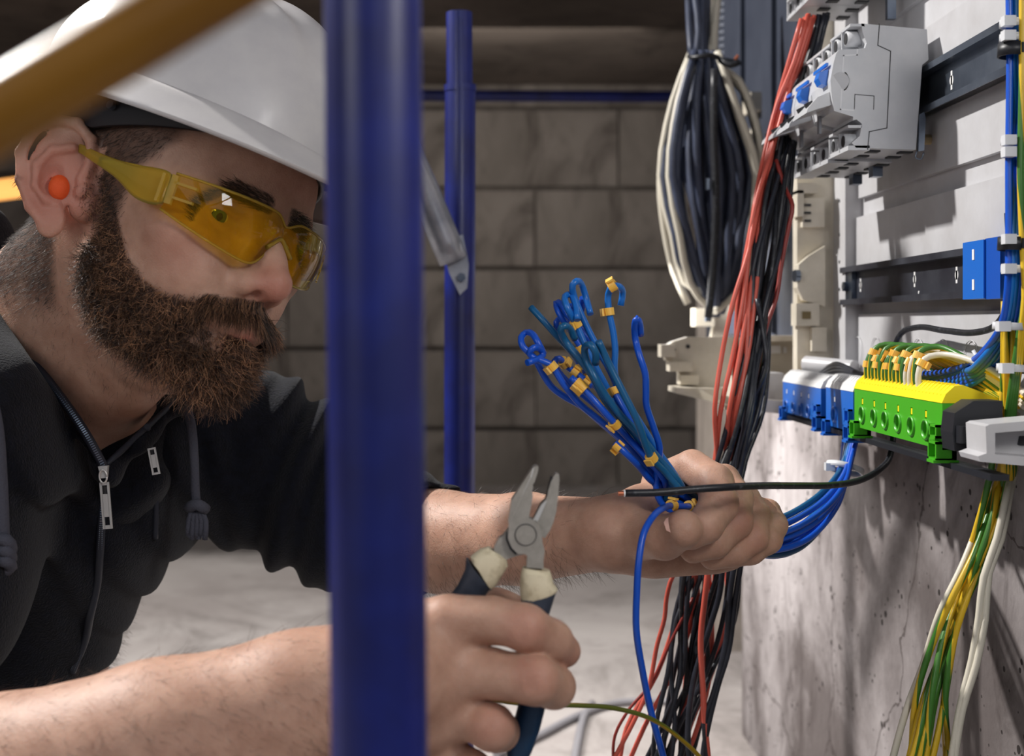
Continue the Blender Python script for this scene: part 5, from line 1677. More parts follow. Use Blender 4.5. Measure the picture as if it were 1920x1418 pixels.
idx, rt = scatter(hair_density(L), int(NBEARD * 1.15), vis)
dr_ = VN[idx] * 0.5 + hd((-0.45, 0, -0.75)) + RS.normal(0, 0.22, (len(idx), 3))
o = strands('hair', rt, dr_, RS.uniform(0.003, 0.0065, len(idx)), M['hair'], man, 3, 0.00012, 0.1, (0, 0, -1), 0.05, 4)
tag(o, 'short cropped dark hair at temple and nape', kind='stuff')
idx, rt = scatter(brow_density(L), 1700, inhead)
sg = np.sign(L[idx][:, 1])[:, None]
dr_ = VN[idx] * 0.35 + sg * hd((0, 1, 0)) * 0.9 + hd((-0.35, 0, 0.12)) + RS.normal(0, 0.15, (len(idx), 3))
o = strands('eyebrow', rt, dr_, RS.uniform(0.005, 0.009, len(idx)), M['hair'], man, 3, 0.00014, 0.05, (0, 0, -1), 0.03, 5)
tag(o, 'dark bushy eyebrows', kind='stuff')
# fine hair of the forearms and the neck stubble
farm = ((V[:, 0] > -0.45) & (V[:, 0] < 0.085) & (V[:, 1] > 0.86) & (V[:, 2] < -0.11)) | ((V[:, 0] < -0.035) & (V[:, 1] < 0.70) & (V[:, 2] < -0.13))
idx, rt = scatter(np.where(VN[:, 1] < 0.4, 1.0, 0.0), 11000, farm)
dr_ = VN[idx] * 0.45 + np.array([0.6, 0, -0.45]) + RS.normal(0, 0.28, (len(idx), 3))
o = strands('arm_hair', rt, dr_, RS.uniform(0.006, 0.015, len(idx)), M['armhair'], man, 4, 0.00009, 0.12, (0.3, 0, -1), 0.05, 6)
tag(o, 'fine dark hair of the forearms', kind='stuff')
nk = inhead & (L[:, 0] < 0.06) & (((L[:, 2] < -0.06) & (L[:, 0] > -0.05)) | ((L[:, 0] < -0.03) & (L[:, 2] < -0.02))) & (L[:, 1] < 0.02)
idx, rt = scatter(np.ones(len(V)), 900, nk)
dr_ = VN[idx] * 0.4 + np.array([0.1, 0, -0.6]) + RS.normal(0, 0.3, (len(idx), 3))
o = strands('neck_hair', rt, dr_, RS.uniform(0.003, 0.008, len(idx)), M['hair'], man, 3, 0.00008, 0.15, (0, 0, -1), 0.05, 7)
tag(o, 'sparse dark stubble of the neck', kind='stuff')

# eyes
def eye_material():
    m = bpy.data.materials.new('eye')
    t = NT(m)
    t.b.inputs['Roughness'].default_value = 0.08
    co = t.n('ShaderNodeTexCoord').outputs['UV']
    sp = t.n('ShaderNodeSeparateXYZ'); t.l(co, sp.inputs[0])
    r = t.n('ShaderNodeValToRGB'); r.color_ramp.interpolation = 'CONSTANT'
    e = r.color_ramp.elements
    e[0].position = 0; e[0].color = rgb(8, 8, 8)
    e[1].position = 0.21; e[1].color = rgb(70, 96, 90)
    x = e.new(0.44); x.color = rgb(30, 40, 40)
    x = e.new(0.50); x.color = rgb(222, 212, 204)
    t.l(sp.outputs[0], r.inputs[0]); t.l(r.outputs[0], t.b.inputs['Base Color'])
    return m


M['eye'] = eye_material()
gaze = (RH @ Vector((1, -0.16, -0.20))).normalized()
for s in (-1, 1):
    c = H(0.0702, s * 0.031, 0.011)
    rr = 0.0125 * HS
    g = gaze
    u = g.orthogonal().normalized(); w = g.cross(u)
    vs = []; uvs = []; fs = []
    nu, nv = 20, 24
    for i in range(nu + 1):
        th = math.pi * 0.6 * i / nu
        for j in range(nv):
            a = 2 * math.pi * j / nv
            vs.append(tuple(c + (g * math.cos(th) + (u * math.cos(a) + w * math.sin(a)) * math.sin(th)) * rr))
            uvs.append(th)
    for i in range(nu):
        for j in range(nv):
            fs.append((i * nv + j, (i + 1) * nv + j, (i + 1) * nv + (j + 1) % nv, i * nv + (j + 1) % nv))
    me = bpy.data.meshes.new('eye'); me.from_pydata(vs, [], fs)
    ul = me.uv_layers.new(name='uv')
    for l_ in me.loops: ul.data[l_.index].uv = (uvs[l_.vertex_index], 0)
    link('eye', me, M['eye'], man, True)

# thumb nail and finger nails
M['nail'] = mat('nail', rgb(226, 180, 164), 0.28, spec=0.6)
def nail(c, n, up, w, l_, th=0.0006):
    n = Vector(n).normalized(); up = Vector(up); up = (up - n * up.dot(n)).normalized(); sd = up.cross(n)
    bm = bmesh.new()
    rows = []
    for i in range(7):
        v = -1 + 2 * i / 6
        row = []
        for j in range(7):
            u_ = -1 + 2 * j / 6
            ww = w * math.sqrt(max(0.05, 1 - (abs(v) ** 3) * 0.75))
            p = Vector(c) + up * v * l_ + sd * u_ * ww + n * (th - (u_ * u_) * w * 0.22)
            row.append(bm.verts.new(p))
        rows.append(row)
    for a, b in zip(rows, rows[1:]):
        for j in range(6): bm.faces.new((a[j], a[j + 1], b[j + 1], b[j]))
    return from_bm('nail', bm, M['nail'], man, True)


nn_ = Vector((-0.18, -0.80, 0.57)).normalized()
nail(P(1268, 998, 0.8012) + nn_ * 0.0124, nn_, (0.92, 0, 0.22), 0.0056, 0.0066)
# ---------------------------------------------------------------- jacket
def hit(node, pix, Y0=0.45, Y1=1.4, lift=0.0):
    """where the view rays through the pixels first meet the surface"""
    pix = np.array(pix, float)
    d = np.stack([(pix[:, 0] - VX) / F, np.ones(len(pix)), (VY - pix[:, 1]) / F], 1)
    t = np.full(len(pix), Y0)
    for _ in range(90):
        t = t + flat_sdf(node, d * t[:, None]) * 0.7
        t = np.clip(t, Y0, Y1)
    return [Vector(q) for q in d * (t - lift)[:, None]]


def arc(a, b, n=6):
    return [tuple(np.array(a) + (np.array(b) - np.array(a)) * i / n) for i in range(n + 1)]


jk = U(0.045, [Cap(W(75, 900, 1.00), W(-60, 1215, 1.03), 0.118, 0.105), Cap(W(290, 800, 1.035), W(170, 900, 1.04), 0.070, 0.075),
              Cap(W(-60, 780, 0.985), W(-200, 1100, 1.05), 0.128, 0.14), Cap(W(-110, 830, 0.88), W(-300, 1200, 0.80), 0.085, 0.075)])
slR = Cap(W(-150, 850, 0.83), W(-345, 1520, 0.722), 0.088, 0.074)
slv = U(0.03, [Cap(W(330, 800, 1.05), W(470, 858, 1.07), 0.068, 0.066), Cap(W(470, 858, 1.07), W(640, 962, 1.06), 0.066, 0.056), Cap(W(640, 962, 1.06), W(818, 1016, 0.99), 0.056, 0.043)])
jk2 = U(0.03, [jk, slv, slR])
# collar ridges
colL = [W(-40, 590, 0.93), W(10, 640, 0.905), W(62, 682, 0.885), W(112, 742, 0.872), W(160, 812, 0.868), W(195, 876, 0.872)]
colR = [W(195, 876, 0.872), W(236, 838, 0.885), W(286, 792, 0.905), W(330, 752, 0.935), (W(380, 700, 0.99))]
jk3 = U(0.014, [jk2, chain(colL, [0.020, 0.016, 0.012, 0.010, 0.009, 0.006], 0.006), chain(colR, [0.006, 0.008, 0.009, 0.010, 0.012], 0.006), Cap(W(-60, 470, 1.0), W(-50, 600, 0.99), 0.040, 0.06)])


def folds(p):
    x, y, z = p[:, 0], p[:, 1], p[:, 2]
    w = 0.35 * np.sin(31 * z + 11 * x) + 0.3 * np.sin(47 * x + 23 * y + 1.3)
    # sleeve: rings of slack cloth
    t = (x + 0.17) * 0.9 - (z + 0.10) * 0.45
    m = sst(-0.215, -0.17, x)
    f = np.sin(2 * np.pi * t / 0.030 + 2.4 * w + 14 * z) * 0.0036 + np.sin(2 * np.pi * t / 0.052 + 3.1 * w - 8 * z) * 0.004
    # chest: long hanging folds on the right of the zip
    c = (1 - m) * sst(-0.335, -0.285, x) * sst(-0.03, -0.10, z)
    g = np.sin(2 * np.pi * (x + 0.32 * z + 0.01 * np.sin(19 * z)) / 0.026 + 0.8 * w) * 0.0028
    h = np.sin(2 * np.pi * (x * 0.9 - 0.5 * z) / 0.075 + w) * 0.002 + np.sin(2 * np.pi * (x * 0.4 + z) / 0.09 + 2 * w) * 0.0018
    return f * m + g * c + h * (1 - m)


# neck opening: a wedge between the two collar lines, as deep as the chest
def line_n(a, b, flip):
    A, B_ = np.array(P(a[0], a[1], 1.0)), np.array(P(b[0], b[1], 1.0))
    n = np.cross(A, B_); n /= np.linalg.norm(n)
    return n * flip


class Wedge:
    bc = None
    def __init__(s):
        s.n1 = line_n((36, 640), (198, 880), 1); s.n2 = line_n((196, 880), (330, 752), 1)
        c = np.array(P(180, 700, 1.0))
        if c @ s.n1 < 0: s.n1 = -s.n1
        if c @ s.n2 < 0: s.n2 = -s.n2
    def __call__(s, p):
        # curved left edge: bulges outward halfway up
        return np.maximum.reduce([-(p @ s.n1), -(p @ s.n2), p[:, 1] - 0.975])


hole = Wedge()
sl_open = Cap(W(760, 1010, 0.995), W(880, 1017, 0.965), 0.040, 0.040)
jacket_sdf = Sub(0.004, Disp(jk3, folds), [hole, sl_open])
Vj, Fj = build_sdf(jacket_sdf, (-0.62, 0.60, -0.40), (0.0, 1.24, 0.09), VOX * 1.6)
M['jacket'] = mat('black_fleece', rgb(7, 9, 17), 0.92, col2=rgb(14, 17, 28), nscale=160, bump=1.0, bscale=620, spec=0.2, sheen=0.08)
M['jeans'] = mat('dark_navy_cloth', rgb(22, 28, 46), 0.9, col2=rgb(34, 42, 64), nscale=260, bump=0.6, bscale=900, spec=0.2)
M['tape'] = mat('zip_tape', rgb(34, 38, 50), 0.6)
M['silver'] = mat('bright_zip_metal', rgb(226, 224, 220), 0.3, 0.5)
M['cord'] = mat('braided_cord', rgb(70, 72, 84), 0.85, bump=0.8, bscale=900)
jacket = mesh_from('jacket', Vj, Fj, M['jacket'], man)
jacket['label'] = 'dark navy-black fleece hooded jacket, zip half open'
ut = U(0.02, [Cap(W(-10, 1180, 1.02), W(-40, 1300, 1.03), 0.088, 0.080), Cap(W(60, 1180, 1.04), W(40, 1270, 1.05), 0.06, 0.055)])
Vt, Ft = build_sdf(Disp(ut, lambda p: 0.004 * np.sin(60 * p[:, 0] + 90 * p[:, 2]) + 0.003 * np.sin(140 * p[:, 0] - 40 * p[:, 2])), (-0.55, 0.88, -0.42), (-0.2, 1.2, -0.14), 0.005)
shirt = mesh_from('shirt', Vt, Ft, M['jeans'], man)
# kneeling legs below the frame
tr = U(0.04, [Cap((-0.44, 1.05, -0.26), (-0.52, 1.05, -0.36), 0.11, 0.125)] + [U(0.03, [Cap((-0.52, y_, -0.38), (-0.42, y2_, -0.515), 0.095, 0.068), Cap((-0.42, y2_, -0.53), (-0.80, y2_ + 0.02, -0.545), 0.062, 0.048)]) for y_, y2_ in ((1.00, 0.955), (1.13, 1.19))])
Vl, Fl = build_sdf(tr, (-0.95, 0.84, -0.62), (-0.30, 1.30, -0.12), 0.008)
mesh_from('trousers', Vl, Fl, M['jeans'], man)
for y_ in (0.975, 1.21):
    bt = U(0.02, [Cap((-0.80, y_, -0.545), (-0.88, y_, -0.555), 0.046, 0.044), Cap((-0.88, y_, -0.550), (-0.90, y_, -0.575), 0.042, 0.022), Cap((-0.86, y_, -0.565), (-0.78, y_, -0.575), 0.034, 0.022)])
    Vb, Fb = build_sdf(bt, (-1.0, y_ - 0.07, -0.62), (-0.7, y_ + 0.07, -0.46), 0.006)
    mesh_from('boot', Vb, Fb, M['band_boot'] if 'band_boot' in M else M['black_plastic'], man)
# inner layer closing the bottom of the neck opening
it = U(0.02, [Cap(W(300, 720, 1.03), W(215, 800, 0.975), 0.045, 0.042), Cap(W(215, 800, 0.975), W(190, 880, 0.95), 0.042, 0.05)])
Vi, Fi = build_sdf(Disp(it, lambda p: 0.002 * np.sin(110 * p[:, 0] - 150 * p[:, 2])), (-0.42, 0.84, -0.20), (-0.16, 1.1, 0.02), 0.004)
mesh_from('lining', Vi, Fi, M['jacket'], man)

js = Disp(jk3, folds)
zl = hit(jacket_sdf, [(14, 638), (60, 676), (90, 706), (118, 742), (146, 784), (170, 826), (186, 858), (193, 880)], lift=0.002)
# edge of the opening: use the collar centre line, lifted
zl = [Vector(q) * ((np.linalg.norm(q) - 0.012) / np.linalg.norm(q)) for q in colL[1:]]
zipc = tube('zip_tape', zl, 0.0032, M['tape'], jacket, 8, 0.004)
zr = [Vector(q) * ((np.linalg.norm(q) - 0.009) / np.linalg.norm(q)) for q in colR[:4]]
tube('zip_tape', zr, 0.0022, M['tape'], jacket, 8, 0.004)
zd = hit(js, [(194, 884), (193, 930), (190, 985), (187, 1040), (182, 1095), (170, 1150), (158, 1205), (135, 1260)], lift=0.0012)
tube('zip_tape', zd, 0.0030, M['tape'], jacket, 8, 0.004)
def teeth(path, r, name='zip_teeth'):
    pp = spline(path, 0.0016)
    bm = bmesh.new()
    for i in range(0, len(pp) - 1):
        a = Vector(pp[i]); b = Vector(pp[i + 1])
        d = (b - a).normalized(); v = a.normalized(); s_ = d.cross(v).normalized()
        o = -v * r
        c = a + o
        hw = 0.0013
        prism_into(bm, [c - s_ * hw, c + s_ * hw, c + s_ * hw + d * 0.0008, c - s_ * hw + d * 0.0008], v * 0.0008)
    q = from_bm(name, bm, M['steel'], jacket)
    tag(q, kind='stuff')
teeth(zd, 0.0030); teeth(zl, 0.0032)


def pull(px0, py0, px1, py1, w, node=js, lift=0.006, slider=True):
    """zip slider with a hanging tab that has two windows"""
    a, b = hit(node, [(px0, py0), (px1, py1)], lift=lift)
    if abs(a.y - b.y) > 0.02: b = P(px1, py1, a.y)
    d = (b - a); Lh = d.length; d.normalize(); v = Vector((0, 1, 0)); s_ = d.cross(v).normalized()
    t = 0.0012
    def quad(u0, u1, w0, w1, bm):
        prism_into(bm, [a + d * u0 * Lh + s_ * w0, a + d * u0 * Lh + s_ * w1, a + d * u1 * Lh + s_ * w1, a + d * u1 * Lh + s_ * w0], v * t)
    bm = bmesh.new()
    quad(0.22, 1, -w, -w * 0.55, bm); quad(0.22, 1, w * 0.55, w, bm)
    quad(0.22, 0.27, -w * .6, w * .6, bm); quad(0.42, 0.80, -w * .6, w * .6, bm); quad(0.94, 1.0, -w * .6, w * .6, bm)
    o = from_bm('zip_pull', bm, M['silver'], jacket)
    if slider:
        bm = bmesh.new()
        for k in range(16):
            pass
        n = 16; r = w * 1.05
        c = a + d * 0.12 * Lh - v * 0.001
        ringp = [c + (s_ * math.cos(2 * math.pi * k / n) * 0.75 + d * math.sin(2 * math.pi * k / n) * 1.3) * r for k in range(n + 1)]
        tube('zip_ring', ringp, 0.0007, M['silver'], jacket, 6, raw=True)
        bm = bmesh.new(); prism_into(bm, [a - d * 0.002 - s_ * w, a - d * 0.002 + s_ * w, a + d * 0.006 + s_ * w * .6, a + d * 0.006 - s_ * w * .6], v * 0.004)
        bevel_bm(bm, 0.0008); from_bm('zip_slider', bm, M['silver'], jacket)


pull(193, 880, 202, 992, 0.0032)
pull(281, 826, 293, 890, 0.0028, lift=0.004, slider=False)
pz = hit(js, [(276, 800), (284, 860), (292, 930), (291, 1010)], lift=0.0025)
tube('pocket_zip', pz, 0.0022, M['tape'], jacket, 8, 0.004)
# drawstrings
ds = hit(js, [(352, 765), (360, 800), (364, 860), (367, 920), (368, 955)], lift=0.008)
ds = [P(x, y, 0.925) for x, y in ((350, 762), (359, 800), (364, 860), (366, 920), (369, 955))]
st = tube('drawstring', ds, 0.0033, M['cord'], jacket, 10, 0.005)
tube('cord_knot', [P(354, 952, 0.923), P(370, 946, 0.917), P(386, 956, 0.923)], 0.0042, M['cord'], jacket, 10, 0.004)
for k in range(9):
    x = 354 + k * 4
    tube('cord_tassel', [P(360 + k * 2, 955, 0.923), P(x, 978, 0.921 + 0.003 * (k % 2)), P(x - 2, 1004 + (k % 3) * 4, 0.922)], 0.0022, M['cord'], jacket, 6, 0.006)
YD = hit(js, [(6, 960)])[0].y - 0.006
tube('drawstring', [P(-30, 700, YD - 0.01), P(-8, 800, YD - 0.005), P(0, 900, YD), P(4, 1000, YD), P(6, 1030, YD)], 0.0045, M['cord'], jacket, 10, 0.006)
for k in range(3):
    tube('cord_knot', [P(-8, 1016 + k * 18, YD), P(10, 1012 + k * 20, YD - 0.006), P(20, 1030 + k * 16, YD), P(4, 1046 + k * 14, YD)], 0.0042, M['cord'], jacket, 8, 0.004)

# ---------------------------------------------------------------- hard hat
M['hat'] = mat('white_hat_shell', rgb(200, 197, 196), 0.42, col2=rgb(190, 187, 188), nscale=30, coat=0.1, bump=0.02, bscale=80)
M['band'] = mat('black_headband', rgb(26, 27, 34), 0.5)
hat = empty('hard_hat', H(0, 0, 0.1), 'white hard hat with a black inner headband worn by the bearded man', 'helmet')


def rimz(c): return 0.0505 + 0.045 * max(0, -c) ** 1.2 + 0.016 * (1 - abs(c))


def hat_pt(a, t):
    """a angle round the head (0 = front), t 0 = crown .. 1 = rim, beyond 1 = lip and peak"""
    ca, sa = math.cos(a), math.sin(a)
    zr = rimz(ca)
    ztop = 0.178
    A, Bq = 0.129, 0.104
    if t <= 1:
        th = t * math.pi / 2
        r = math.sin(th) ** 0.86
        z = zr + 0.016 + (ztop - zr - 0.016) * math.cos(th) ** 0.90
        rx = A * r; ry = Bq * r
    else:
        u = t - 1           # 0..1 flange
        rx, ry = A + 0.003, Bq + 0.003
        pk = max(0, ca) ** 2.5
        out = 0.003 + 0.011 * u + pk * 0.034 * u
        rx += out; ry += out * 0.9
        z = zr + 0.014 - 0.020 * u - pk * 0.006 * u
    x = -0.004 + rx * ca
    y = ry * sa
    # three raised ribs over the crown
    if t < 0.93:
        rr = math.hypot(x, y)
        for (yc, w, h) in ((0, 0.016, 0.006), (0.034, 0.006, 0.003), (-0.034, 0.006, 0.003)):
            z += h * math.exp(-((y - yc) / w) ** 4) * min(1, max(0, (0.93 - t) * 6))
    return H(x, y, z)


na, nt_ = 96, 34
tl_ = [i / 26 for i in range(27)] + [1.0, 1.12, 1.3, 1.6, 1.85, 2.0]
bm = bmesh.new()
top = bm.verts.new(hat_pt(0, 0))
rows = []
for t_ in tl_[1:]:
    rows.append([bm.verts.new(hat_pt(2 * math.pi * k / na, t_)) for k in range(na)])
# rolled inner lip
rows.append([bm.verts.new(hat_pt(2 * math.pi * k / na, 1.95) - (RH @ Vector((0, 0, 1))) * 0.0035) for k in range(na)])
for k in range(na): bm.faces.new((top, rows[0][k], rows[0][(k + 1) % na]))
for a_, b_ in zip(rows, rows[1:]):
    for k in range(na): bm.faces.new((a_[k], b_[k], b_[(k + 1) % na], a_[(k + 1) % na]))
shell = from_bm('shell', bm, M['hat'], hat, True)
sm = shell.modifiers.new('thick', 'SOLIDIFY'); sm.thickness = 0.0022; sm.offset = -1
shell.data.set_sharp_from_angle(angle=0.9)
# headband
bm = bmesh.new()
A = []
for s_, zz in ((0, 0.074), (1, 0.0435)):
    A.append([bm.verts.new(H(-0.004 + 0.108 * math.cos(a), 0.086 * math.sin(a), zz + 0.020 * max(0, -math.cos(a)) + 0.018 * max(0, math.cos(a)))) for a in [2 * math.pi * k / 64 for k in range(64)]])
for k in range(64): bm.faces.new((A[0][k], A[1][k], A[1][(k + 1) % 64], A[0][(k + 1) % 64]))
bo = from_bm('headband', bm, M['band'], hat, True)
sm = bo.modifiers.new('thick', 'SOLIDIFY'); sm.thickness = 0.0028
for a in (-1.75, -1.60, -1.42):
    c = H(-0.004 + 0.110 * math.cos(a), 0.088 * math.sin(a), 0.0585 + 0.02 * max(0, -math.cos(a)))
    nrm = (RH @ Vector((math.cos(a) * 0.8, math.sin(a), 0))).normalized()
    cyl('band_stud', c, c + nrm * 0.003, 0.0028, M['tape'] if a != -1.42 else M['steel'], hat, 14, None, 0.0005)

# ---------------------------------------------------------------- ear plug
ep = empty('earplug', H(-0.017, -0.090, 0.0), 'orange foam earplug in the ear of the bearded man', 'earplug')
c = H(-0.0165, -0.0835, 0.000)
nrm = RH @ Vector((-0.25, -1, 0))
M['plug'] = mat('orange_foam', rgb(226, 84, 26), 0.7, bump=0.3, bscale=900, sss=0.2)
bm = bmesh.new()
bmesh.ops.create_uvsphere(bm, u_segments=20, v_segments=12, radius=0.0068)
for v in bm.verts: v.co.z *= 1.25
bmesh.ops.translate(bm, verts=bm.verts, vec=c)
from_bm('plug', bm, M['plug'], ep, True)

# ---------------------------------------------------------------- safety glasses
def lens_material():
    lc_ = rgb(250, 206, 20) if LENS_MIX < 0.2 else rgb(238, 214, 96)
    m = bpy.data.materials.new('yellow_lens')
    m.use_nodes = True
    t = m.node_tree
    t.nodes.clear()
    out = t.nodes.new('ShaderNodeOutputMaterial')
    tr = t.nodes.new('ShaderNodeBsdfTransparent'); tr.inputs[0].default_value = (0.97, 0.80, 0.14, 1)
    gl_ = t.nodes.new('ShaderNodeBsdfGlossy'); gl_.inputs[0].default_value = (1, 1, 1, 1); gl_.inputs['Roughness'].default_value = 0.03
    df = t.nodes.new('ShaderNodeBsdfTranslucent'); df.inputs[0].default_value = lc_
    d2 = t.nodes.new('ShaderNodeBsdfDiffuse'); d2.inputs[0].default_value = lc_
    ad = t.nodes.new('ShaderNodeMixShader'); ad.inputs[0].default_value = 0.5
    t.links.new(df.outputs[0], ad.inputs[1]); t.links.new(d2.outputs[0], ad.inputs[2])
    mx = t.nodes.new('ShaderNodeMixShader'); mx.inputs[0].default_value = LENS_MIX
    t.links.new(tr.outputs[0], mx.inputs[1]); t.links.new(ad.outputs[0], mx.inputs[2])
    fr = t.nodes.new('ShaderNodeFresnel'); fr.inputs[0].default_value = 1.28
    m2 = t.nodes.new('ShaderNodeMixShader')
    t.links.new(fr.outputs[0], m2.inputs[0]); t.links.new(mx.outputs[0], m2.inputs[1]); t.links.new(gl_.outputs[0], m2.inputs[2])
    t.links.new(m2.outputs[0], out.inputs[0])
    return m


LENS_MIX = 0.08
M['lens'] = lens_material()
LENS_MIX = 0.45
M['lens_rim'] = lens_material(); M['lens_rim'].name = 'yellow_frame'
gs = empty('safety_glasses', H(0.09, 0, 0.01), 'yellow-tinted wraparound safety glasses on the face of the bearded man', 'glasses')


def lens_pt(v, u):
    """v -1..1 across the face, u 0 bottom .. 1 top, head space"""
    y = 0.0745 * v
    x = 0.1130 - 0.0350 * abs(v) ** 2.4 - 0.004 * (1 - abs(v))**6
    top = 0.0225 - 0.001 * abs(v) - 0.006 * math.exp(-(v / 0.10) ** 2)
    bot = -0.0175 + 0.0150 * abs(v) ** 2.6 + 0.0215 * math.exp(-(v / 0.16) ** 2)
    z = bot + (top - bot) * u
    x += -0.004 * (1 - u) ** 1.5 + 0.002 * math.sin(u * math.pi)
    return H(x, y, z)


bm = bmesh.new()
nv_, nu_ = 56, 12
g_ = [[bm.verts.new(lens_pt(-1 + 2 * i / nv_, j / nu_)) for j in range(nu_ + 1)] for i in range(nv_ + 1)]
for i in range(nv_):
    for j in range(nu_): bm.faces.new((g_[i][j], g_[i + 1][j], g_[i + 1][j + 1], g_[i][j + 1]))
lens = from_bm('lens', bm, M['lens'], gs, True)
for u_ in (0, 1):
    tube('lens_edge', [lens_pt(-1 + 2 * i / 56, u_) for i in range(57)], 0.0009, M['lens_rim'], gs, 6, raw=True)
tube('nose_bridge', [lens_pt(-0.16, 0.25), lens_pt(-0.09, 0.22), lens_pt(0, 0.3), lens_pt(0.09, 0.22), lens_pt(0.16, 0.25)], 0.0016, M['lens_rim'], gs, 8, 0.002)
for s_ in (-1, 1):
    # temple arm: wide plate at the lens narrowing towards the ear
    prof_ = [(0.0785, 0.0745, 0.0215, -0.0010), (0.064, 0.0765, 0.0225, -0.0015), (0.050, 0.0775, 0.0225, 0.0015), (0.034, 0.0785, 0.0232, 0.0120), (0.016, 0.0800, 0.0255, 0.0180), (-0.002, 0.0805, 0.0290, 0.0240), (-0.014, 0.0805, 0.0325, 0.0285), (-0.024, 0.080, 0.0300, 0.0270)]
    bm = bmesh.new()
    pr_ = []
    for (x, y, zt_, zb_) in prof_:
        pr_.append([bm.verts.new(H(x, s_ * y, zb_)), bm.verts.new(H(x, s_ * (y + 0.0012), (zt_ + zb_) / 2)), bm.verts.new(H(x, s_ * y, zt_))])
    for a_, b_ in zip(pr_, pr_[1:]):
        for j in range(2): bm.faces.new((a_[j], b_[j], b_[j + 1], a_[j + 1]))
    am = from_bm('temple_arm', bm, M['lens_rim'], gs, True)
    sd = am.modifiers.new('s', 'SUBSURF'); sd.levels = 2; sd.render_levels = 2
    sm = am.modifiers.new('thick', 'SOLIDIFY'); sm.thickness = 0.0018
    for k, (zz, hh) in enumerate(((0.0100, 0.0100),)):
        bm = bmesh.new()
        for (z0_, z1_, x0_, x1_) in ((0.001, 0.020, 0.0785, 0.0812), (0.0145, 0.0162, 0.080, 0.090), (0.0050, 0.0067, 0.080, 0.090), (0.0005, 0.0190, 0.0745, 0.0757)):
            cs = [H(x, s_ * (yy + 0.0030 - (x - 0.0785) * 1.05), z) for x, yy, z in ((x0_, 0.0728, z0_), (x1_, 0.0728, z0_), (x1_, 0.0728, z1_), (x0_, 0.0728, z1_))]
            prism_into(bm, cs, (RH @ Vector((0, s_, 0))) * 0.0016)
        hg = from_bm('hinge', bm, M['lens_rim'], gs)
        tag(hg, kind='stuff')

# ---------------------------------------------------------------- pliers
M['chrome'] = mat('satin_steel', rgb(188, 182, 172), 0.34, 0.45, col2=rgb(172, 166, 156), nscale=200, bump=0.05, bscale=300)
M['grip_dark'] = mat('dark_slate_grip', rgb(46, 54, 68), 0.55, col2=rgb(62, 70, 84), nscale=90)
M['grip_cream'] = mat('soiled_cream_grip', rgb(218, 206, 176), 0.55, col2=rgb(170, 154, 122), nscale=130, contrast=(0.5, 0.78))
M['grip_blue'] = mat('petrol_blue_grip', rgb(14, 62, 98), 0.5, col2=rgb(10, 48, 80), nscale=60)
pl = empty('pliers', P(985, 997, 0.66), 'steel combination pliers with cream and dark grips held open in the near hand', 'pliers')
YP = 0.662
def Z4(u, v): return (780 + u / 4.7275, 830 + v / 4.7275)
def plate(name, pts, Y, th, m, bev=0.0008, seg=2):
    return prism(name, [P(*Z4(u, v), Y) for u, v in pts], (0, th, 0), m, pl, bev, seg)
plate('jaw', [(1055, 210), (1085, 214), (1084, 245), (1052, 350), (1034, 375), (1040, 400), (1030, 430), (1036, 480), (1022, 560), (1000, 672), (1045, 690), (1095, 740), (1118, 820), (1120, 880), (1142, 965), (1130, 1040), (1132, 1120), (980, 1110), (988, 1005), (965, 992), (900, 985), (845, 930), (815, 850), (824, 745), (818, 700), (848, 512), (940, 370), (1036, 222)], YP, 0.0085, M['chrome'], 0.0011)
# ground facet along the outer edge of that jaw
bm = bmesh.new()
fp = [P(*Z4(1050, 214), YP - 0.0004), P(*Z4(1030, 300), YP - 0.0004), P(*Z4(960, 440), YP - 0.0004), P(*Z4(870, 640), YP - 0.0004), P(*Z4(838, 715), YP - 0.0004), P(*Z4(818, 712), YP + 0.002), P(*Z4(846, 512), YP + 0.002), P(*Z4(942, 366), YP + 0.002)]
prism_into(bm, fp, (0, 0.003, 0))
from_bm('ground_facet', bm, M['silver'], pl)
plate('jaw', [(1240, 280), (1268, 286), (1272, 330), (1262, 460), (1244, 610), (1220, 700), (1192, 772), (1140, 850), (1080, 800), (1040, 690), (1065, 640), (1108, 552), (1148, 512), (1165, 470), (1172, 430), (1196, 350), (1222, 300)], YP + 0.0035, 0.0085, M['chrome'], 0.0010)
bm = bmesh.new()
for k in range(11):
    f = k / 10
    u, v = 1214 - 50 * f, 318 + 190 * f
    prism_into(bm, [P(*Z4(u - 20, v - 6), YP + 0.004), P(*Z4(u + 8, v - 3), YP + 0.004), P(*Z4(u + 8, v + 6), YP + 0.004), P(*Z4(u - 16, v + 8), YP + 0.004)], (0, 0.0075, 0))
tag(from_bm('gripping_teeth', bm, M['breaker_dark'], pl), kind='stuff')
prism('cutting_edge', [P(*Z4(u, v), YP + 0.0028) for u, v in ((1150, 516), (1158, 524), (1080, 700), (1040, 684), (1066, 636), (1108, 556))], (0, 0.003, 0), M['silver'], pl, 0.0003)
# tang of the left handle, lying behind the first
plate('tang', [(815, 770), (770, 830), (735, 850), (690, 940), (700, 985), (800, 1040), (880, 1010), (960, 990), (900, 840)], YP + 0.0045, 0.0065, M['chrome'], 0.0010)
prism('jaw_gap', [P(*Z4(u, v), YP + 0.0038) for u, v in ((806, 790), (812, 860), (850, 940), (895, 985), (880, 995), (830, 945), (796, 860), (798, 800))], (0, 0.001, 0), M['breaker_dark'], pl)
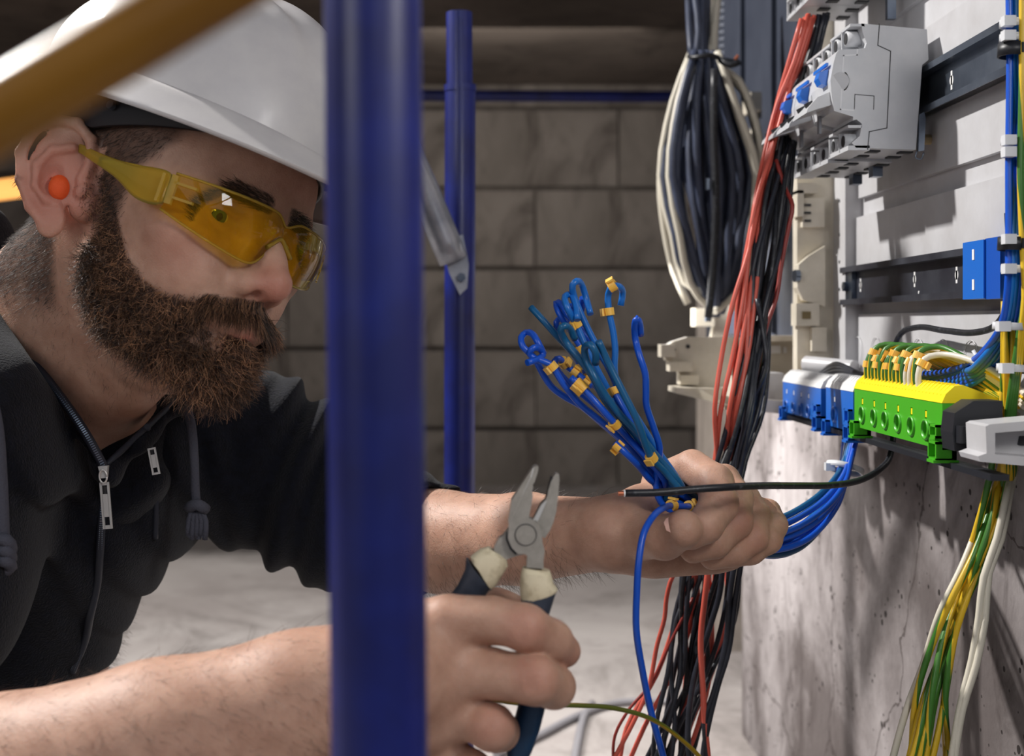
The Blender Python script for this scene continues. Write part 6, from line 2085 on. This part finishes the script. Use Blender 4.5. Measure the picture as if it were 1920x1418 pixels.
# pivot
pc = P(*Z4(972, 818), YP)
cyl('pivot', pc - Vector((0, 0.0010, 0)), pc + Vector((0, 0.004, 0)), 0.0052, M['chrome'], pl, 32, None, 0.0003)
bm = bmesh.new()
n = 40
R0_, R1_ = 0.0052, 0.0057
for k in range(n):
    a0, a1 = 2 * math.pi * k / n, 2 * math.pi * (k + 1) / n
    prism_into(bm, [pc + Vector((math.cos(a) * r, -0.0003, math.sin(a) * r)) for a, r in ((a0, R0_), (a0, R1_), (a1, R1_), (a1, R0_))], (0, 0.0004, 0))
bmesh.ops.remove_doubles(bm, verts=bm.verts, dist=1e-6)
tag(from_bm('pivot_groove', bm, M['breaker_dark'], pl), kind='stuff')


def grip(name, rows, m, flat=0.75, Y=YP + 0.004):
    """rows: (x_left, x_right, y_left, y_right) outline pairs in pixels -> lofted oval body"""
    bm = bmesh.new()
    n = 20
    R_ = []
    for row in rows:
        xl, yl, xr, yr = row[:4]
        Yc = row[4] if len(row) > 4 else Y
        a = P(xl, yl, Yc); b = P(xr, yr, Yc)
        c = (a + b) / 2; h = (b - a) / 2
        dp = h.length * flat
        if len(row) > 5: dp = row[5]
        R_.append([bm.verts.new(c + h * (abs(math.cos(t)) ** 0.75 * (1 if math.cos(t) > 0 else -1)) + Vector((0, dp, 0)) * (abs(math.sin(t)) ** 0.75 * (1 if math.sin(t) > 0 else -1))) for t in [2 * math.pi * k / n for k in range(n)]])
    for a, b in zip(R_, R_[1:]):
        for k in range(n): bm.faces.new((a[k], b[k], b[(k + 1) % n], a[(k + 1) % n]))
    bm.faces.new(R_[0]); bm.faces.new(R_[-1][::-1])
    o = from_bm(name, bm, m, pl, True)
    shade(o, 0.5)
    return o


yg = YP + 0.005
grip('cream_collar', [(980, 1063, 1031, 1070, yg, 0.0055), (978, 1070, 1034, 1078, yg, 0.0078), (975, 1088, 1038, 1094, yg, 0.0088), (975, 1112, 1046, 1104, yg, 0.0092), (978, 1128, 1044, 1108, yg, 0.0088)], M['grip_cream'])
grip('dark_grip', [(976, 1124, 1046, 1102, yg, 0.0088), (980, 1138, 1040, 1118, yg, 0.0088), (981, 1160, 1030, 1150, yg, 0.0082), (982, 1200, 1028, 1196, yg + 0.002, 0.0078), (982, 1250, 1030, 1250, yg + 0.003, 0.0078), (980, 1290, 1029, 1294, yg + 0.003, 0.0078)], M['grip_dark'])
grip('grip_end', [(979, 1285, 1029, 1289, yg + 0.003, 0.0078), (972, 1320, 1023, 1324, yg + 0.003, 0.0080), (960, 1365, 1012, 1368, yg + 0.003, 0.0080), (950, 1400, 998, 1406, yg + 0.003, 0.0078), (950, 1422, 988, 1426, yg + 0.003, 0.006)], M['grip_blue'])
grip('cream_collar', [(914, 1026, 934, 1036, yg + 0.003, 0.0050), (900, 1030, 950, 1048, yg + 0.003, 0.0075), (882, 1044, 952, 1062, yg + 0.003, 0.0085), (884, 1050, 930, 1098, yg + 0.003, 0.0088), (896, 1064, 922, 1104, yg + 0.003, 0.0085)], M['grip_cream'])
grip('dark_grip', [(874, 1046, 924, 1104, yg + 0.003, 0.0088), (872, 1068, 918, 1106, yg + 0.004, 0.0088), (858, 1098, 906, 1122, yg + 0.006, 0.0085), (838, 1125, 888, 1146, yg + 0.010, 0.008), (815, 1165, 862, 1188, yg + 0.014, 0.008), (790, 1220, 838, 1236, yg + 0.018, 0.008), (775, 1290, 822, 1296, yg + 0.02, 0.008)], M['grip_dark'])
